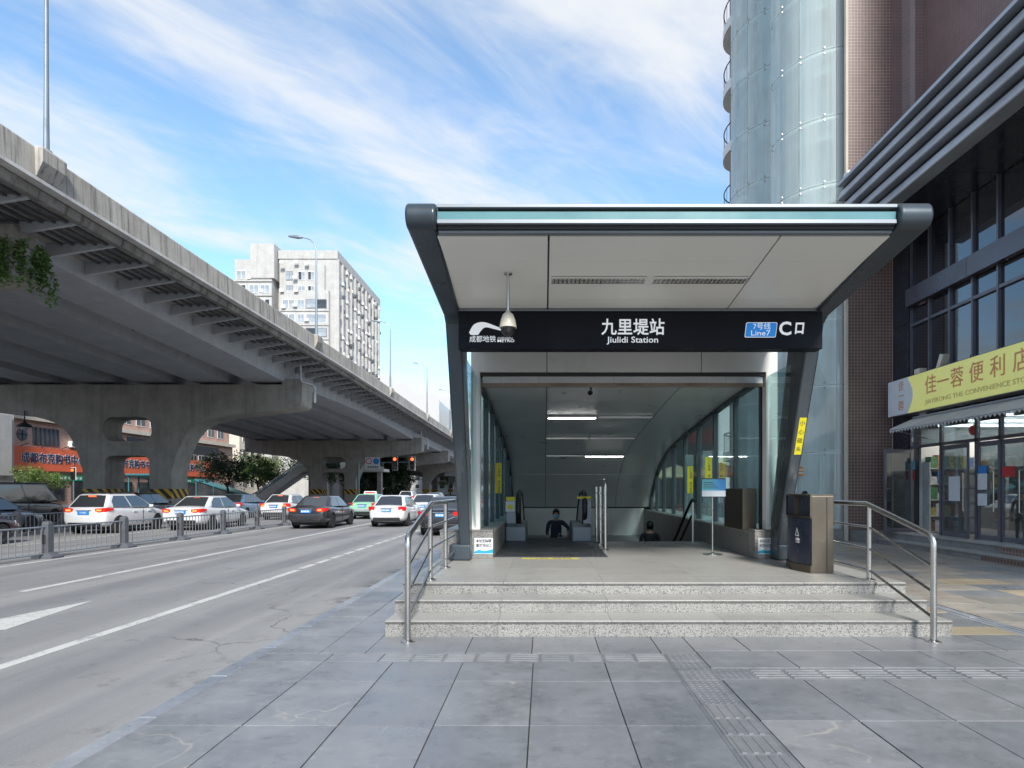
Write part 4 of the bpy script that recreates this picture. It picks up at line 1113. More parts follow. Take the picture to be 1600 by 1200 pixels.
# upper windows: two storeys of panes between mullions
ys = [19.1 - .92*i for i in range(17)]
MB().box(FX+.5, FX+.6, 4, 19.1, 3.4, 9.19).build('wall_core', 'gap_dark', SB)
for i, (a, b) in enumerate(zip(ys, ys[1:])):
    for z0, z1 in ((4.0, 6.44), (6.52, 7.0), (7.56, 9.17)):
        MB().box(FX+.10, FX+.115, b+.03, a-.03, z0, z1).build('window_pane', 'facade_glass', SB)
for y in ys:
    MB().box(FX+.02, FX+.14, y-.03, y+.03, 3.5, 7.03).build('mullion', 'frame_grey', SB)
    MB().box(FX+.02, FX+.14, y-.03, y+.03, 7.54, 9.19).build('mullion', 'frame_grey', SB)
MB().box(FX+.03, FX+.13, 4.4, 19.1, 6.44, 6.52).build('transom', 'frame_grey', SB)
yy = 19.1
while yy > 4.5:
    MB().box(FX-.12, FX+.15, yy-2.75+.003, yy-.003, 7.03, 7.54).build('facade_band', 'band_grey', SB); yy -= 2.76
# projecting eave: soffit boards and stepped fins
yy = 19.72
while yy > 2:
    MB().box(9.12, 11.7, yy-2.2+.006, yy-.006, 9.192, 9.25).build('soffit_board', 'black_stone', SB); yy -= 2.2
for k in range(4):
    z = 9.19 + k*.43; x = 9.09 - k*.02
    MB().prism([(x+.02, z), (x-.0, z+.02), (x+.10, z+.27), (x+.16, z+.30), (x+.4, z+.30), (x+.4, z)], 'y', 2.0, 19.72 - .0*k).build('eave_fin', 'eave_grey', SB)
    MB().box(x+.2, x+.5, 2.0, 19.70, z+.30, z+.43).build('eave_recess', 'gap_dark', SB)
MB().box(9.02, 9.5, 2.0, 19.72, 10.91, 11.0).build('eave_cap', 'eave_grey', SB)
MB().box(9.45, 11.75, 2.0, 19.72, 9.26, 10.6).build('eave_body', 'gap_dark', SB)
for k in range(12):
    y = 19.0 - k*1.2
    MB().box(9.6, 9.66, y-.03, y+.03, 11.0, 11.35).build('roof_stake', 'bronze_bar', SB)
MB().box(9.6, 9.63, 4, 19.4, 11.08, 11.26).build('roof_strip', 'yellow_print', SB)
MB().box(9.2, 9.75, 19.4, 19.72, 11.0, 11.3).build('roof_flashing', 'plaster_light', SB, bevel=.05)
# shop front: transom window, doors, open doorway
MB().box(FX+.02, FX+.12, 4.4, 19.1, 2.82, 2.9).build('transom', 'frame_grey', SB)
for y in (19.1, 17.65, 16.2, 15.35, 14.5, 13.6, 12.0, 10.4, 8.8, 7.2, 5.6): MB().box(FX+.02, FX+.12, y-.035, y+.035, .34, 3.5).build('door_post', 'frame_grey', SB)
for a, b in ((17.65, 19.1), (16.2, 17.65), (14.5, 16.2), (12.0, 14.5), (8.8, 12), (5.6, 8.8)): MB().box(FX+.06, FX+.075, a+.04, b-.04, 2.9, 3.5).build('transom_pane', 'shop_glass', SB)
def door(yh, w, ang, label=None):
    d = MB().box(-.02, .02, -w, -w+.06, 0, 2.45).box(-.02, .02, -.06, 0, 0, 2.45).box(-.02, .02, -w+.06, -.06, 0, .12).box(-.02, .02, -w+.06, -.06, 2.33, 2.45).build('door_leaf', 'frame_grey', SB, origin=(0, 0, 0))
    d.location = Vector((FX+.06, yh, .35)) - Vector(SB.location); d.rotation_euler = (0, 0, ang)
    p = obj('door_pane', MB().box(-.006, .006, -w+.06, -.06, .12, 2.33).mesh('door_pane'), 'shop_glass', d, (0, 0, 0), local=True)
    h = obj('handle', MB().tube([(-.02, -w+.1, .7), (-.09, -w+.1, .72), (-.09, -w+.1, 1.68), (-.02, -w+.1, 1.7)], .016, 8).mesh('handle'), 'stainless', d, (0, 0, 0), local=True)
    return d
door(19.05, .95, R(-78)); d2 = door(17.6, 1.3, R(-6)); door(16.14, .76, 0); door(15.3, .76, 0); door(14.45, .82, 0)
n_ = obj('notice', MB().box(-.014, -.008, -.9, -.35, .95, 1.6).mesh('notice'), 'notice_white', d2, (0, 0, 0), local=True)
for y, z, m, w, h in ((15.95, 2.0, 'blue_print', .3, .2), (15.95, 1.6, 'notice_white', .34, .4), (15.95, 1.2, 'notice_white', .34, .3), (14.1, .95, 'cyan_print', .4, .7), (15.05, 1.9, 'red_paper', .4, .25), (18.9, 1.9, 'red_paper', .1, .25), (18.9, 2.2, 'cyan_print', .1, .25)):
    MB().box(FX+.02, FX+.026, y-w/2, y+w/2, z, z+h).build('poster', m, SB)
MB().box(FX+.05, FX+.06, 5.6, 13.6, .5, 2.8).build('shop_window', 'shop_glass', SB)
# inside of the shop
MB().box(15.5, 15.6, 4, 20, .3, 3.5).build('back_wall', 'plaster_light', SB); MB().box(FX+.2, 15.5, 4, 20, 3.5, 3.6).build('shop_ceiling', 'plaster_light', SB)
MB().box(FX+.1, 15.5, 4, 20, .28, .339).build('shop_floor', 'granite_floor', SB); MB().box(FX+.3, 15.5, 19.0, 19.1, .34, 3.5).build('side_wall', 'plaster_light', SB)
for y in (18.3, 17.0, 15.6, 14.2, 12.5): MB().box(11.3, 14.5, y-.05, y+.05, 3.40, 3.46).build('strip_light', 'shop_tube', SB)
random.seed(21)
PACK = {'pack_' + c: c for c in ('red', 'green', 'blue', 'yellow', 'white', 'orange', 'teal', 'brown')}
for sy in (17.9, 16.3, 14.8, 13.2):
    sh = thing('shop_shelf', (12.6, sy, .34), {17.9: 'stocked shelf just inside the open shop doorway', 16.3: 'stocked shelf behind the door with the white notice', 14.8: 'stocked shelf behind the door with blue poster', 13.2: 'stocked shelf behind the wide shop window'}[sy], 'shelf', 'shop shelves')
    for k in range(5): MB().box(12.2, 13.4, sy-.5, sy+.5, .36+k*.42, .39+k*.42).build('board', 'store_shelf', sh)
    for x in (12.2, 13.38): MB().box(x, x+.03, sy-.5, sy+.5, .34, 2.2).build('upright', 'store_shelf', sh)
    for k in range(4):
        y = sy - .46
        while y < sy + .38:
            w = random.uniform(.09, .2); h = random.uniform(.18, .34)
            mt = random.choice(list(PACK))
            tag(MB().box(12.22, 12.22+random.uniform(.2, .3), y, y+w-.01, .391+k*.42, .391+k*.42+h).build('product_box', mt, None),
                PACK[mt] + ' packet on the ' + sh['label'], 'packet', PACK[mt] + ' packets on the shop shelves')
            y += w
sh = thing('shop_shelf', (12, 18.8, .34), 'stocked shelf against the wall beside the open shop door', 'shelf', 'shop shelves')
for k in range(5): MB().box(11.25, 13.4, 18.62, 18.98, .36+k*.46, .39+k*.46).build('board', 'store_shelf', sh)
for x in (11.22, 13.4): MB().box(x, x+.03, 18.62, 18.98, .34, 2.4).build('upright', 'store_shelf', sh)
for k in range(5):
    x = 11.27
    while x < 13.3:
        w = random.uniform(.1, .22); h = random.uniform(.2, .38)
        mt = random.choice(list(PACK))
        tag(MB().box(x, x+w-.01, 18.64, 18.64+random.uniform(.15, .3), .391+k*.46, .391+k*.46+h).build('product_box', mt, None),
            PACK[mt] + ' packet on the ' + sh['label'], 'packet', PACK[mt] + ' packets on the shop shelves')
        x += w
# fascia sign
SG = thing('shop_sign', (10.5, 12, 3.78), 'long yellow convenience store sign with orange characters and white end', 'shop sign')
MB().box(10.5, 10.88, 5.0, 19.5, 3.78, 4.86).build('box', 'frame_grey', SG)
MB().box(10.485, 10.499, 5.0, 18.45, 3.80, 4.84).build('yellow_face', 'sign_yellow_glow', SG)
e = [(18.47, 3.80)] + [(18.47 - .28*math.sin(math.pi*i/8) , 3.80+1.04*i/8) for i in range(1, 8)] + [(18.47, 4.84), (19.49, 4.84), (19.49, 3.80)]
MB().prism(e, 'x', 10.478, 10.484).build('white_face', 'notice_white', SG)
for ch, y in zip('佳一蓉便利店', (17.35, 16.82, 16.25, 15.52, 14.78, 14.05)):
    letters(ch, .54, (10.48, y, 4.42), '-x', 'sign_letter_orange', SG, offset=0, depth=.01)
letters('JIAYIRONG THE CONVENIENCE STORE', .17, (10.48, 15.62, 4.0), '-x', 'sign_letter_faint', SG, fit=3.95, depth=.006)
for i, ch in enumerate('佳一蓉'): letters(ch, .3, (10.474, 18.78, 4.62-i*.29), '-x', 'sign_letter_orange', SG, depth=.006)
tag(MB().box(10.5, 10.7, 17.9, 18.15, 4.862, 5.0).build('packing_box', 'cctv_cream'), 'small cream box lying on top of the yellow sign, nearer the mosaic wall', 'box')
tag(MB().prism([(17.0, 4.862), (17.15, 4.862), (16.98, 5.2), (16.83, 5.14)], 'x', 10.5, 10.68).build('packing_box', 'cctv_cream'), 'tilted cream box leaning on top of the yellow sign', 'box')
# awning
AW = thing('awning', (10.5, 12, 3.3), 'pale corrugated awning under the yellow shop sign', 'awning')
ring = []
n = 170
for i in range(n+1):
    y = 6.0 + 12.4*i/n; dz = .022*math.cos(i*math.pi)
    ring.append([(10.62, y, 3.62+dz), (9.95, y, 3.32+dz), (9.93, y, 3.24+dz*1.6), (9.96, y, 3.30+dz), (10.62, y, 3.60+dz)])
MB().loft(ring, closed=True).build('cloth', 'awning_cloth', AW)
MB().tube([(10.62, 6, 3.66), (10.62, 18.4, 3.66)], .035, 8).build('roller', 'galvanised', AW); MB().tube([(9.95, 6, 3.30), (9.95, 18.4, 3.30)], .02, 8).build('front_bar', 'galvanised', AW)
for y in (6.3, 12, 18.2): MB().tube([(10.9, y, 3.05), (9.96, y, 3.29)], .015, 6).build('arm', 'galvanised', AW)
# red lantern inside
rl = thing('red_lantern', (11.2, 16.7, 3.0), 'small glowing red lantern inside the shop window', 'lantern')
MB().lathe([(.02, .2), (.09, .16), (.12, .06), (.09, -.04), (.02, -.08)], (11.25, 16.75, 3.1), 14).build('shade', 'brake_red', rl, smooth='auto'); MB().tube([(11.25, 16.75, 3.28), (11.25, 16.75, 3.5)], .006, 5).build('cord', 'black_print', rl)

# glass stair tubes: two bowed glass shafts in front of the tower
GT = thing('glass_stairwell', (9.9, 24, 0), 'tall pair of bowed pale green glass shafts beside the mosaic wall', 'glass shaft')
def shaft(cx, cy, r, a0, a1, z0, zs, core):
    n = 4
    for k, (za, zb) in enumerate(zip(zs, zs[1:])):
        for i in range(n):
            b0 = a0+(a1-a0)*i/n; b1 = a0+(a1-a0)*(i+1)/n; seg = 3
            ring = []
            for j in range(seg+1):
                a = R(b0 + .35 + (b1-b0-.7)*j/seg)
                c, s = math.cos(a), math.sin(a)
                ring.append([(cx+r*c, cy+r*s, za+.02), (cx+(r+.02)*c, cy+(r+.02)*s, za+.02), (cx+(r+.02)*c, cy+(r+.02)*s, zb-.02), (cx+r*c, cy+r*s, zb-.02)])
            MB().loft(ring).build('glass_panel', 'tube_glass', GT, smooth='auto')
    for z in zs:
        ring = []
        for j in range(25):
            a = R(a0+(a1-a0)*j/24); c, s = math.cos(a), math.sin(a)
            ring.append([(cx+(r-.12)*c, cy+(r-.12)*s, z-.09), (cx+(r-.04)*c, cy+(r-.04)*s, z-.09), (cx+(r-.04)*c, cy+(r-.04)*s, z+.09), (cx+(r-.12)*c, cy+(r-.12)*s, z+.09)])
        MB().loft(ring).build('ring_beam', 'plaster_light', GT, smooth='auto')
        if z > 1:
            for j in range(0, 25, 4):
                a = R(a0+(a1-a0)*(j+.5)/24.5)
                for dz in (-.09, .09): MB().lathe([(.028, -.02), (.028, .02), (.0, .025)], (cx+(r+.01)*math.cos(a), cy+(r+.01)*math.sin(a), z+dz), 8, 'y').build('fixing', 'galvanised', GT)
    for i in range(n+1):
        a = R(a0+(a1-a0)*i/n)
        MB().tube([(cx+(r-.1)*math.cos(a), cy+(r-.1)*math.sin(a), zs[0]), (cx+(r-.1)*math.cos(a), cy+(r-.1)*math.sin(a), zs[-1])], .035, 6).build('glazing_bar', 'plaster_light', GT)
    # stair core with landings inside
    for z in zs[1:]:
        pl = [(cx+(r-.35)*math.cos(R(a0+(a1-a0)*j/16)), cy+(r-.35)*math.sin(R(a0+(a1-a0)*j/16))) for j in range(17)]
        MB().prism(pl, 'z', z-.55, z-.25).build('landing', 'plaster_light', GT)
    MB().lathe([(1.05, 0), (1.05, zs[-1]-.3)], (cx, cy, zs[0]), 20).build('core', 'plaster_light', GT, smooth='auto')
zs = [.35, 2.8] + [4.95+2.15*k for k in range(16)]
shaft(9.95, 22.25, 1.95, 150, 285, 0, zs, 1)
shaft(9.85, 26.2, 2.1, 150, 268, 0, zs, 1)
MB().lathe([(2.15, 0), (2.15, .35)], (9.95, 22.25, 0), 32).build('plinth', 'granite_edge', GT)
MB().lathe([(2.3, 0), (2.3, .35)], (9.85, 26.2, 0), 32).build('plinth', 'granite_edge', GT)
MB().box(9.9, 12, 23.2, 29, 0, 60).build('back_wall', 'plaster_light', GT)
MB().box(8.12, 8.6, 20.95, 20.96, 2.05, 2.35).build('notice', 'orange_print', GT)
for i in range(2): MB().box(8.16, 8.56, 20.945, 20.948, 2.12+i*.1, 2.17+i*.1).build('print_line', 'notice_white', GT)
MB().box(7.86, 8.28, 20.93, 20.94, 1.5, 1.85).build('notice', 'notice_white', GT)
# residential block behind with rounded balconies
RB = thing('balcony_block', (14, 34, 0), 'residential block with stacked rounded white balconies behind the glass shafts', 'building')
MB().box(9.6, 24, 29.2, 33.1, 0, 62).build('wall', 'brown_mosaic_upper', RB)
for k in range(20):
    z = 3.0 + k*3.0
    pl = [(9.9 + 1.0*math.cos(R(a)), 31.5 + 1.6*math.sin(R(a))) for a in range(90, 271, 12)]
    bal = MB().prism(pl, 'z', z, z+.45).build('balcony', 'plaster_light', RB, smooth='auto')
    rail = [(9.9 + .95*math.cos(R(a)), 31.5 + 1.55*math.sin(R(a)), z+1.35) for a in range(90, 271, 12)]
    MB().tube(rail, .03, 6).build('rail', 'frame_dark', bal)
    for p in rail[::2]: MB().tube([(p[0], p[1], z+.45), p], .012, 5).build('baluster', 'frame_dark', bal)
    MB().box(9.57, 9.6, 30.6, 32.4, z+.5, z+2.6).build('window', 'window_dark', RB)
# market beyond the entrance, glimpsed through its glass
random.seed(9)
for i, (x, y, m, lb) in enumerate(((6.2, 30, 'parasol_cream', 'cream market parasol beyond the entrance glass'), (4.6, 33, 'sign_yellow_glow', 'yellow market parasol beyond the entrance glass'), (7.6, 27.5, 'banner_orange', 'orange market parasol beside the glass shafts'))):
    t = thing('parasol', (x, y, 0), lb, 'parasol')
    MB().tube([(x, y, 0), (x, y, 2.6)], .03, 8).build('pole', 'galvanised', t)
    MB().lathe([(1.5, 2.15), (1.48, 2.2), (.7, 2.5), (.05, 2.75), (.0, 2.78)], (x, y, 0), 8).build('canopy', m, t)
    MB().lathe([(.3, 0), (.3, .1), (.05, .12)], (x, y, 0), 12).build('base', 'concrete', t)
for i, (x, y, m, lb) in enumerate(((7.2, 30.5, 'banner_orange', 'orange market stall beyond the entrance'), (8.3, 33, 'cyan_print', 'blue market stall beyond the entrance'), (5.6, 36, 'red_paper', 'red market stall far beyond the entrance'))):
    t = thing('market_stall', (x, y, 0), lb, 'stall')
    MB().box(x-.8, x+.8, y-.5, y+.5, 0, .9).build('counter', m, t); MB().box(x-.9, x+.9, y-.6, y+.6, 2.1, 2.2).build('roof', m, t)
    for sx in (-.8, .8):
        for sy in (-.5, .5): MB().box(x+sx-.03, x+sx+.03, y+sy-.03, y+sy+.03, 0, 2.1).build('post', 'galvanised', t)
ps = thing('shop_lightbox', (8.4, 36, 3.2), 'round yellow shop lightbox on a red sign seen through the entrance glass', 'sign')
MB().box(6.3, 9.5, 36.0, 36.3, 3.4, 7.2).build('panel', 'cloth_grey', ps); MB().box(6.6, 9.5, 35.9, 35.99, 4.2, 5.0).build('banner', 'red_paper', ps)
MB().lathe([(.55, 0), (.55, .08)], (7.0, 35.8, 4.5), 24, 'y').build('disc', 'yellow_print', ps); MB().box(6.4, 9.5, 36.0, 36.3, 0, 3.39).build('shopfront', 'window_dark', ps)
# ================================================================== white tower block
TW = thing('tower_block', (-54, 150, RZ), 'tall white apartment tower with rows of windows and air conditioners behind the viaduct', 'building')
def twbox(n, x0, x1, y0, y1, z0, z1, m='tower_render'): return MB().box(x0, x1, y0, y1, z0, z1).build(n, m, TW)
twbox('main_block', -56.2, -44, 136, 171, RZ, 50.6)
twbox('parapet', -56.4, -43.8, 135.8, 171.2, 50.6, 52.4)
twbox('left_block', -65, -57.2, 134.5, 160, RZ, 50.0)
twbox('stair_head', -61.6, -56.6, 134.2, 150, 46, 53.2)
twbox('gap_wall', -57.2, -56.2, 138, 160, RZ, 49, 'grey_render')
twbox('front_bay', -55.6, -45.4, 134.9, 136, RZ, 43.6); twbox('front_bay', -54.6, -46.4, 135.3, 136, 43.6, 49.2)
FL = 3.02
wmesh = MB().box(-1, 1, -.06, .06, -1, 1).mesh('window'); pmesh = MB().box(-.46, .46, -.03, .03, -.92, .92).mesh('pane')
acm = MB().box(-.42, .42, -.2, .2, -.3, .3).mesh('air_conditioner')
random.seed(31)
def tw_window(x, y, z, w, h, face):
    o = obj('window', wmesh, 'frame_grey' if random.random() < .3 else 'white_paint', TW, (x, y, z)); o.scale = (w/2, 1, h/2)
    if face == '+x': o.rotation_euler = (0, 0, R(90))
    for s in (-.5, .5):
        p = obj('pane', pmesh, random.choice(['window_pale', 'window_pale', 'window_pale', 'window_dark']), o, (s, -.06, 0), local=True); p.scale = (.98, 1, .96)
for k in range(7, 17):
    z = 1.5 + k*FL
    for x, w in ((-53.8, 2.6), (-51.2, 1.3), (-48.0, 4.4)):
        yf = 134.88 if z < 42.5 else 135.28
        if z > 48.6: continue
        if z < 42.5 or x < -51: tw_window(x, yf, z, w if z < 42.5 else 1.4, 1.9, '-y')
        else: tw_window(-49.2, yf, z, 1.3, 1.9, '-y')
    if z < 42.5: twbox('floor_band', -55.7, -45.3, 134.7, 134.9, z-1.55, z-1.2)
    if z < 49: 
        for x in (-63.6, -60.9, -58.6): tw_window(x, 134.45, z, 1.9, 1.8, '-y')
        twbox('floor_band', -65.1, -57.1, 134.2, 134.5, z-1.5, z-1.25)
    for j in range(11):
        y = 138 + j*3.05
        if z < 49.5: tw_window(-43.98, y, z, 1.7, 1.7, '+x')
    for j in range(12):
        if k == 7: twbox('pilaster', -44.0, -43.55, 136.2+j*3.05-.25, 136.2+j*3.05+.25, RZ, 50.5)
for k in range(7, 17):
    z = .9 + k*FL
    for j in range(11):
        if random.random() < .8:
            o = obj('air_conditioner', acm, 'plaster_light' if random.random() < .6 else 'fence_grey', TW, (-43.6, 139.1+j*3.05+random.uniform(-.4, .4), z + random.uniform(-.3, .4))); o.rotation_euler = (0, 0, R(90))
    for x in (-55, -52.2, -50, -62.2, -59.6):
        if random.random() < .6: obj('air_conditioner', acm, 'plaster_light', TW, (x+random.uniform(-.3, .3), 134.45, z+random.uniform(-.2, .3)))

# ================================================================== brick bookshop building behind the viaduct
BB = thing('brick_building', (-58, 88, RZ), 'pink brick building with long orange bookshop signs and dark louvres', 'building')
WX = -55.0
MB().box(-75, WX, 64.8, 113, RZ, 9.0).build('wall', 'pink_brick', BB)
MB().box(-75, WX+.6, 64.8, 113, 9.0, 9.5).build('cornice', 'cream_render', BB)
MB().box(-75, WX-.6, 64.8, 113, 9.5, 13.5).build('upper_wall', 'pink_brick', BB); MB().box(-75, WX-.2, 64.8, 113, 13.5, 14).build('roof_slab', 'cream_render', BB)
for j in range(15):
    y = 66.5 + j*3.1
    w = MB().box(WX-.62, WX-.55, y-1.0, y+1.0, 10.3, 12.3).build('window', 'white_paint', BB)
    for s in (-.5, .5): MB().box(WX-.55, WX-.53, y+s-.42, y+s+.42, 10.4, 12.2).build('pane', 'window_dark', w)
gw = MB().box(WX, WX+.08, 68.8, 72.5, 6.45, 8.35).build('grille_window', 'louvre_grey', BB)
for i in range(6): MB().box(WX+.08, WX+.14, 69.1+i*.62, 69.2+i*.62, 6.45, 8.35).build('bar', 'gap_dark', gw)
rw = MB().lathe([(.68, 0), (.68, .08)], (WX, 67.4, 7.45), 24, 'x').build('round_window', 'louvre_grey', BB)
MB().box(WX+.09, WX+.12, 67.36, 67.44, 6.8, 8.1).build('bar', 'gap_dark', rw); MB().box(WX+.09, WX+.12, 66.8, 68.0, 7.4, 7.5).build('bar', 'gap_dark', rw)
for y in (74.4, 75.7, 91.5): 
    a = MB().box(WX, WX+.45, y-.5, y+.5, 6.5, 7.2).build('air_conditioner', 'plaster_light', BB, bevel=.02); MB().lathe([(.27, 0), (.27, .02)], (WX+.45, y-.12, 6.85), 14, 'x').build('fan_grille', 'louvre_grey', a)
for y0, y1, z0, z1 in ((84.4, 90.3, 7.0, 8.6), (95.5, 108, 7.2, 8.6)):
    n = int((y1-y0)/.5); lv = MB().box(WX, WX+.05, y0, y1, z0, z1).build('louvre_panel', 'louvre_grey', BB)
    for i in range(7): MB().box(WX+.05, WX+.14, y0, y1, z0+.05+i*(z1-z0)/7, z0+.12+i*(z1-z0)/7).build('louvre_slat', 'frame_grey', lv)
for i in range(6):
    y = 96 + i*2.2
    w = MB().box(WX, WX+.06, y-.8, y+.8, 6.0, 7.1).build('window', 'white_paint', BB)
    for s in (-.4, .4): MB().box(WX+.06, WX+.075, y+s-.33, y+s+.33, 6.1, 7.0).build('pane', 'window_dark', w)
for y in range(66, 112, 4): MB().box(WX, WX+.2, y+.4, y+3.2, .3, 2.6).build('shop_window', 'window_dark', BB)
for i, (y0, ys_) in enumerate(((65.9, 66.9), (79.4, 80.7), (93.0, 94.2))):
    b = thing('bookshop_sign', (WX+.3, y0+6, 3.7), ('orange bookshop sign under the round window', 'orange bookshop sign seen between the pier legs', 'orange bookshop sign beside the dark tree')[i], 'shop sign', 'bookshop signs')
    MB().box(WX+.05, WX+.3, y0, y0+13.3, 3.65, 6.15).build('board', 'banner_orange', b)
    letters('成都布克购书中心', 1.15, (WX+.32, ys_ + 4.65, 4.95), '+x', 'notice_white', b, offset=.06, depth=.02, fit=9.4)
    letters('成都布克购书中心', 1.15, (WX+.34, ys_ + 4.65, 4.95), '+x', 'banner_navy', b, offset=.012, depth=.03, fit=9.3)
    for k in range(5): MB().tube([(WX+.2, y0+1+k*2.8, 6.15), (WX+1.2, y0+1+k*2.8, 6.5)], .04, 5).build('sign_lamp', 'frame_dark', b)
for y0, y1, lb in ((71, 77, 'green pharmacy sign with white characters beside the pier leg'), (96, 100, 'green shop sign behind the dark tree trunk'), (101, 104.5, 'short green shop sign past the dark tree')):
    g2 = thing('green_sign', (WX+.3, (y0+y1)/2, 2.7), lb, 'shop sign')
    MB().box(WX+.02, WX+.25, y0, y1, 2.62, 3.2).build('board', 'shop_green', g2)
    for i in range(6): MB().box(WX+.25, WX+.27, y0+(y1-y0)*(.25+i*.1), y0+(y1-y0)*(.25+i*.1)+.3*(y1-y0)/6, 2.78, 3.05).build('character_block', 'notice_white', g2)
LB = thing('pale_building', (-60, 55, RZ), 'pale rendered building edge beside the pink brick building', 'building')
MB().box(-80, -53.5, 40, 64.6, RZ, 16).build('wall', 'grey_render', LB); MB().box(-53.5, -53.2, 62.0, 64.0, 3.0, 9).build('pilaster', 'tower_render', LB)
# cream flats further on
def flats(loc, w, d, h, label, wall):
    x, y = loc; t = thing('apartment_block', (x, y, RZ), label, 'building')
    MB().box(x-w/2, x+w/2, y, y+d, RZ, h).build('wall', wall, t); MB().box(x-w/2-.3, x+w/2+.3, y-.3, y+d+.3, h, h+.6).build('roof', 'grey_render', t)
    z = 2
    while z < h-2:
        xx = x-w/2+1.5
        while xx < x+w/2-1.2:
            k = MB().box(xx-.8, xx+.8, y-.08, y, z, z+1.6).build('window', 'white_paint' if random.random() < .5 else 'frame_grey', t); MB().box(xx-.7, xx+.7, y-.1, y-.081, z+.1, z+1.5).build('pane', 'window_dark', k)
            xx += 3.0
        yy = y+2
        while yy < y+d-1:
            k = MB().box(x+w/2, x+w/2+.08, yy-.8, yy+.8, z, z+1.6).build('window', 'white_paint', t); MB().box(x+w/2+.081, x+w/2+.1, yy-.7, yy+.7, z+.1, z+1.5).build('pane', 'window_dark', k)
            yy += 3.2
        z += 3.0
flats((-66, 124), 14, 16, 17, 'cream apartment block with dark windows behind the dark tree', 'cream_render')
flats((-64, 155), 26, 12, 19, 'pale cream apartment block behind the metal stairway', 'cream_render')
flats((-38, 235), 26, 14, 14, 'distant pale block seen under the far viaduct span', 'tower_render')
flats((-5, 240), 22, 14, 15, 'distant grey block beyond the crossing bridge', 'grey_render')

# ================================================================== trees
def tree_meshes(seed, h, r, n, leaf, lm):
    rnd = random.Random(seed); tb = MB(); tips = []
    th = h*.42
    tb.tube([(0, 0, 0), (rnd.uniform(-.1, .1), rnd.uniform(-.1, .1), th*.5), (rnd.uniform(-.2, .2), rnd.uniform(-.2, .2), th)], [h*.03, h*.024, h*.018], 8)
    for i in range(9):
        a = rnd.uniform(0, 6.28); z0 = th*rnd.uniform(.7, 1); ln = r*rnd.uniform(.55, .95); z1 = z0 + h*rnd.uniform(.1, .48)
        e = (math.cos(a)*ln, math.sin(a)*ln, z1)
        tb.tube([(0, 0, z0), (e[0]*.45, e[1]*.45, z0+(z1-z0)*.6), e], [h*.012, h*.008, h*.003], 5); tips.append(e)
    pts = []
    cl = tips + [(rnd.gauss(0, r*.45), rnd.gauss(0, r*.45), th + (h-th)*rnd.uniform(.15, .98)) for i in range(22)]
    for c in cl:
        rr = r*rnd.uniform(.22, .42)
        for i in range(n//len(cl)):
            d = Vector((rnd.gauss(0, 1), rnd.gauss(0, 1), rnd.gauss(0, .8))).normalized()*rr*rnd.uniform(.35, 1)**.6
            pts.append((c[0]+d.x, c[1]+d.y, max(th*.6, c[2]+d.z)))
    b = leaf_cloud(pts, leaf, 'crown', lm, None, seed=seed); me = b.data; bpy.data.objects.remove(b)
    return tb.mesh('trunk'), me
KIND = [tree_meshes(1, 7.0, 3.6, 5200, .17, 'leaf_dark'), tree_meshes(2, 7.0, 3.2, 4600, .17, 'leaf_mid'), tree_meshes(3, 6.0, 3.0, 4200, .16, 'leaf_light')]
def tree(x, y, s, kind, label, z=RZ, group=None):
    t = thing('tree', (x, y, z), label, 'tree', group)
    a = obj('trunk', KIND[kind][0], 'bark', t, (0, 0, 0), local=True); b = obj('crown', KIND[kind][1], ('leaf_dark', 'leaf_mid', 'leaf_light')[kind], t, (0, 0, 0), local=True)
    for o in (a, b): o.scale = (s, s, s); o.rotation_euler = (0, 0, random.uniform(0, 6))
tree(-44.5, 90, .95, 0, 'dark leafy street tree in front of the green shop signs')
tree(-51.0, 64.5, .62, 2, 'bright green low tree beside the dark van and orange sign')
tree(-46, 103, 1.0, 1, 'mid green tree between the dark tree and metal stairway')
tree(-49, 112, 1.15, 2, 'light green tree behind the metal stairway')
tree(-42, 118, 1.25, 1, 'green tree above the landing of the metal stairway')
tree(-38, 122, 1.1, 1, 'green tree behind the far pier')
random.seed(8)
for i, (x, y, s, k) in enumerate(((-34, 150, 1.0, 0), (-30, 205, 1.2, 2), (-24, 215, 1.1, 1), (-18, 176, 1.0, 0), (-12, 180, 1.1, 1), (-6, 172, .95, 0), (0, 175, 1.2, 1), (6, 180, 1.1, 0), (-44, 185, 1.3, 1), (-52, 178, 1.3, 2), (14, 178, 1.2, 1), (3, 70, .9, 1), (7.5, 62, .9, 2), (-1, 95, 1.0, 1))):
    tree(x, y, s, k, ('dark', 'mid green', 'light green')[k] + (' tree in the far row beyond the crossing bridge' if y > 165 else (' tree growing under the far viaduct span' if x < -20 else ' street tree beyond the metro entrance')), group='trees beyond the junction', z=RZ if y > 61 else 0)

# ================================================================== metal stairway to a footbridge
FB = thing('footbridge_stairway', (-40, 97, RZ), 'metal stairway and escalator with glass sides rising to a footbridge', 'stairway')
for y in (96.1, 97.1, 97.6, 98.6, 99.0):
    MB().prism([(-43.4, .2), (-42.7, .35), (-36.2, 4.95), (-36.2, 5.6), (-37.0, 5.6), (-43.4, 1.0)], 'y', y-.02, y+.02).build('glass_side', 'entrance_glass', FB)
    MB().tube([(-43.8, y, .9), (-43.2, y, 1.2), (-36.8, y, 5.75), (-33, y, 5.75)], .1, 8).build('handrail', 'white_paint', FB)
    MB().prism([(-43.6, RZ), (-42.3, RZ), (-36.0, 4.4), (-36.0, 5.15), (-36.7, 5.15), (-43.6, .45)], 'y', y-.08, y-.03).build('stringer', 'white_paint', FB)
    for i in range(6):
        x = -42.4 + i*1.1; z = .35 + i*.78
        MB().box(x-.03, x+.03, y-.03, y+.03, z, z+1.15).build('baluster', 'galvanised', FB)
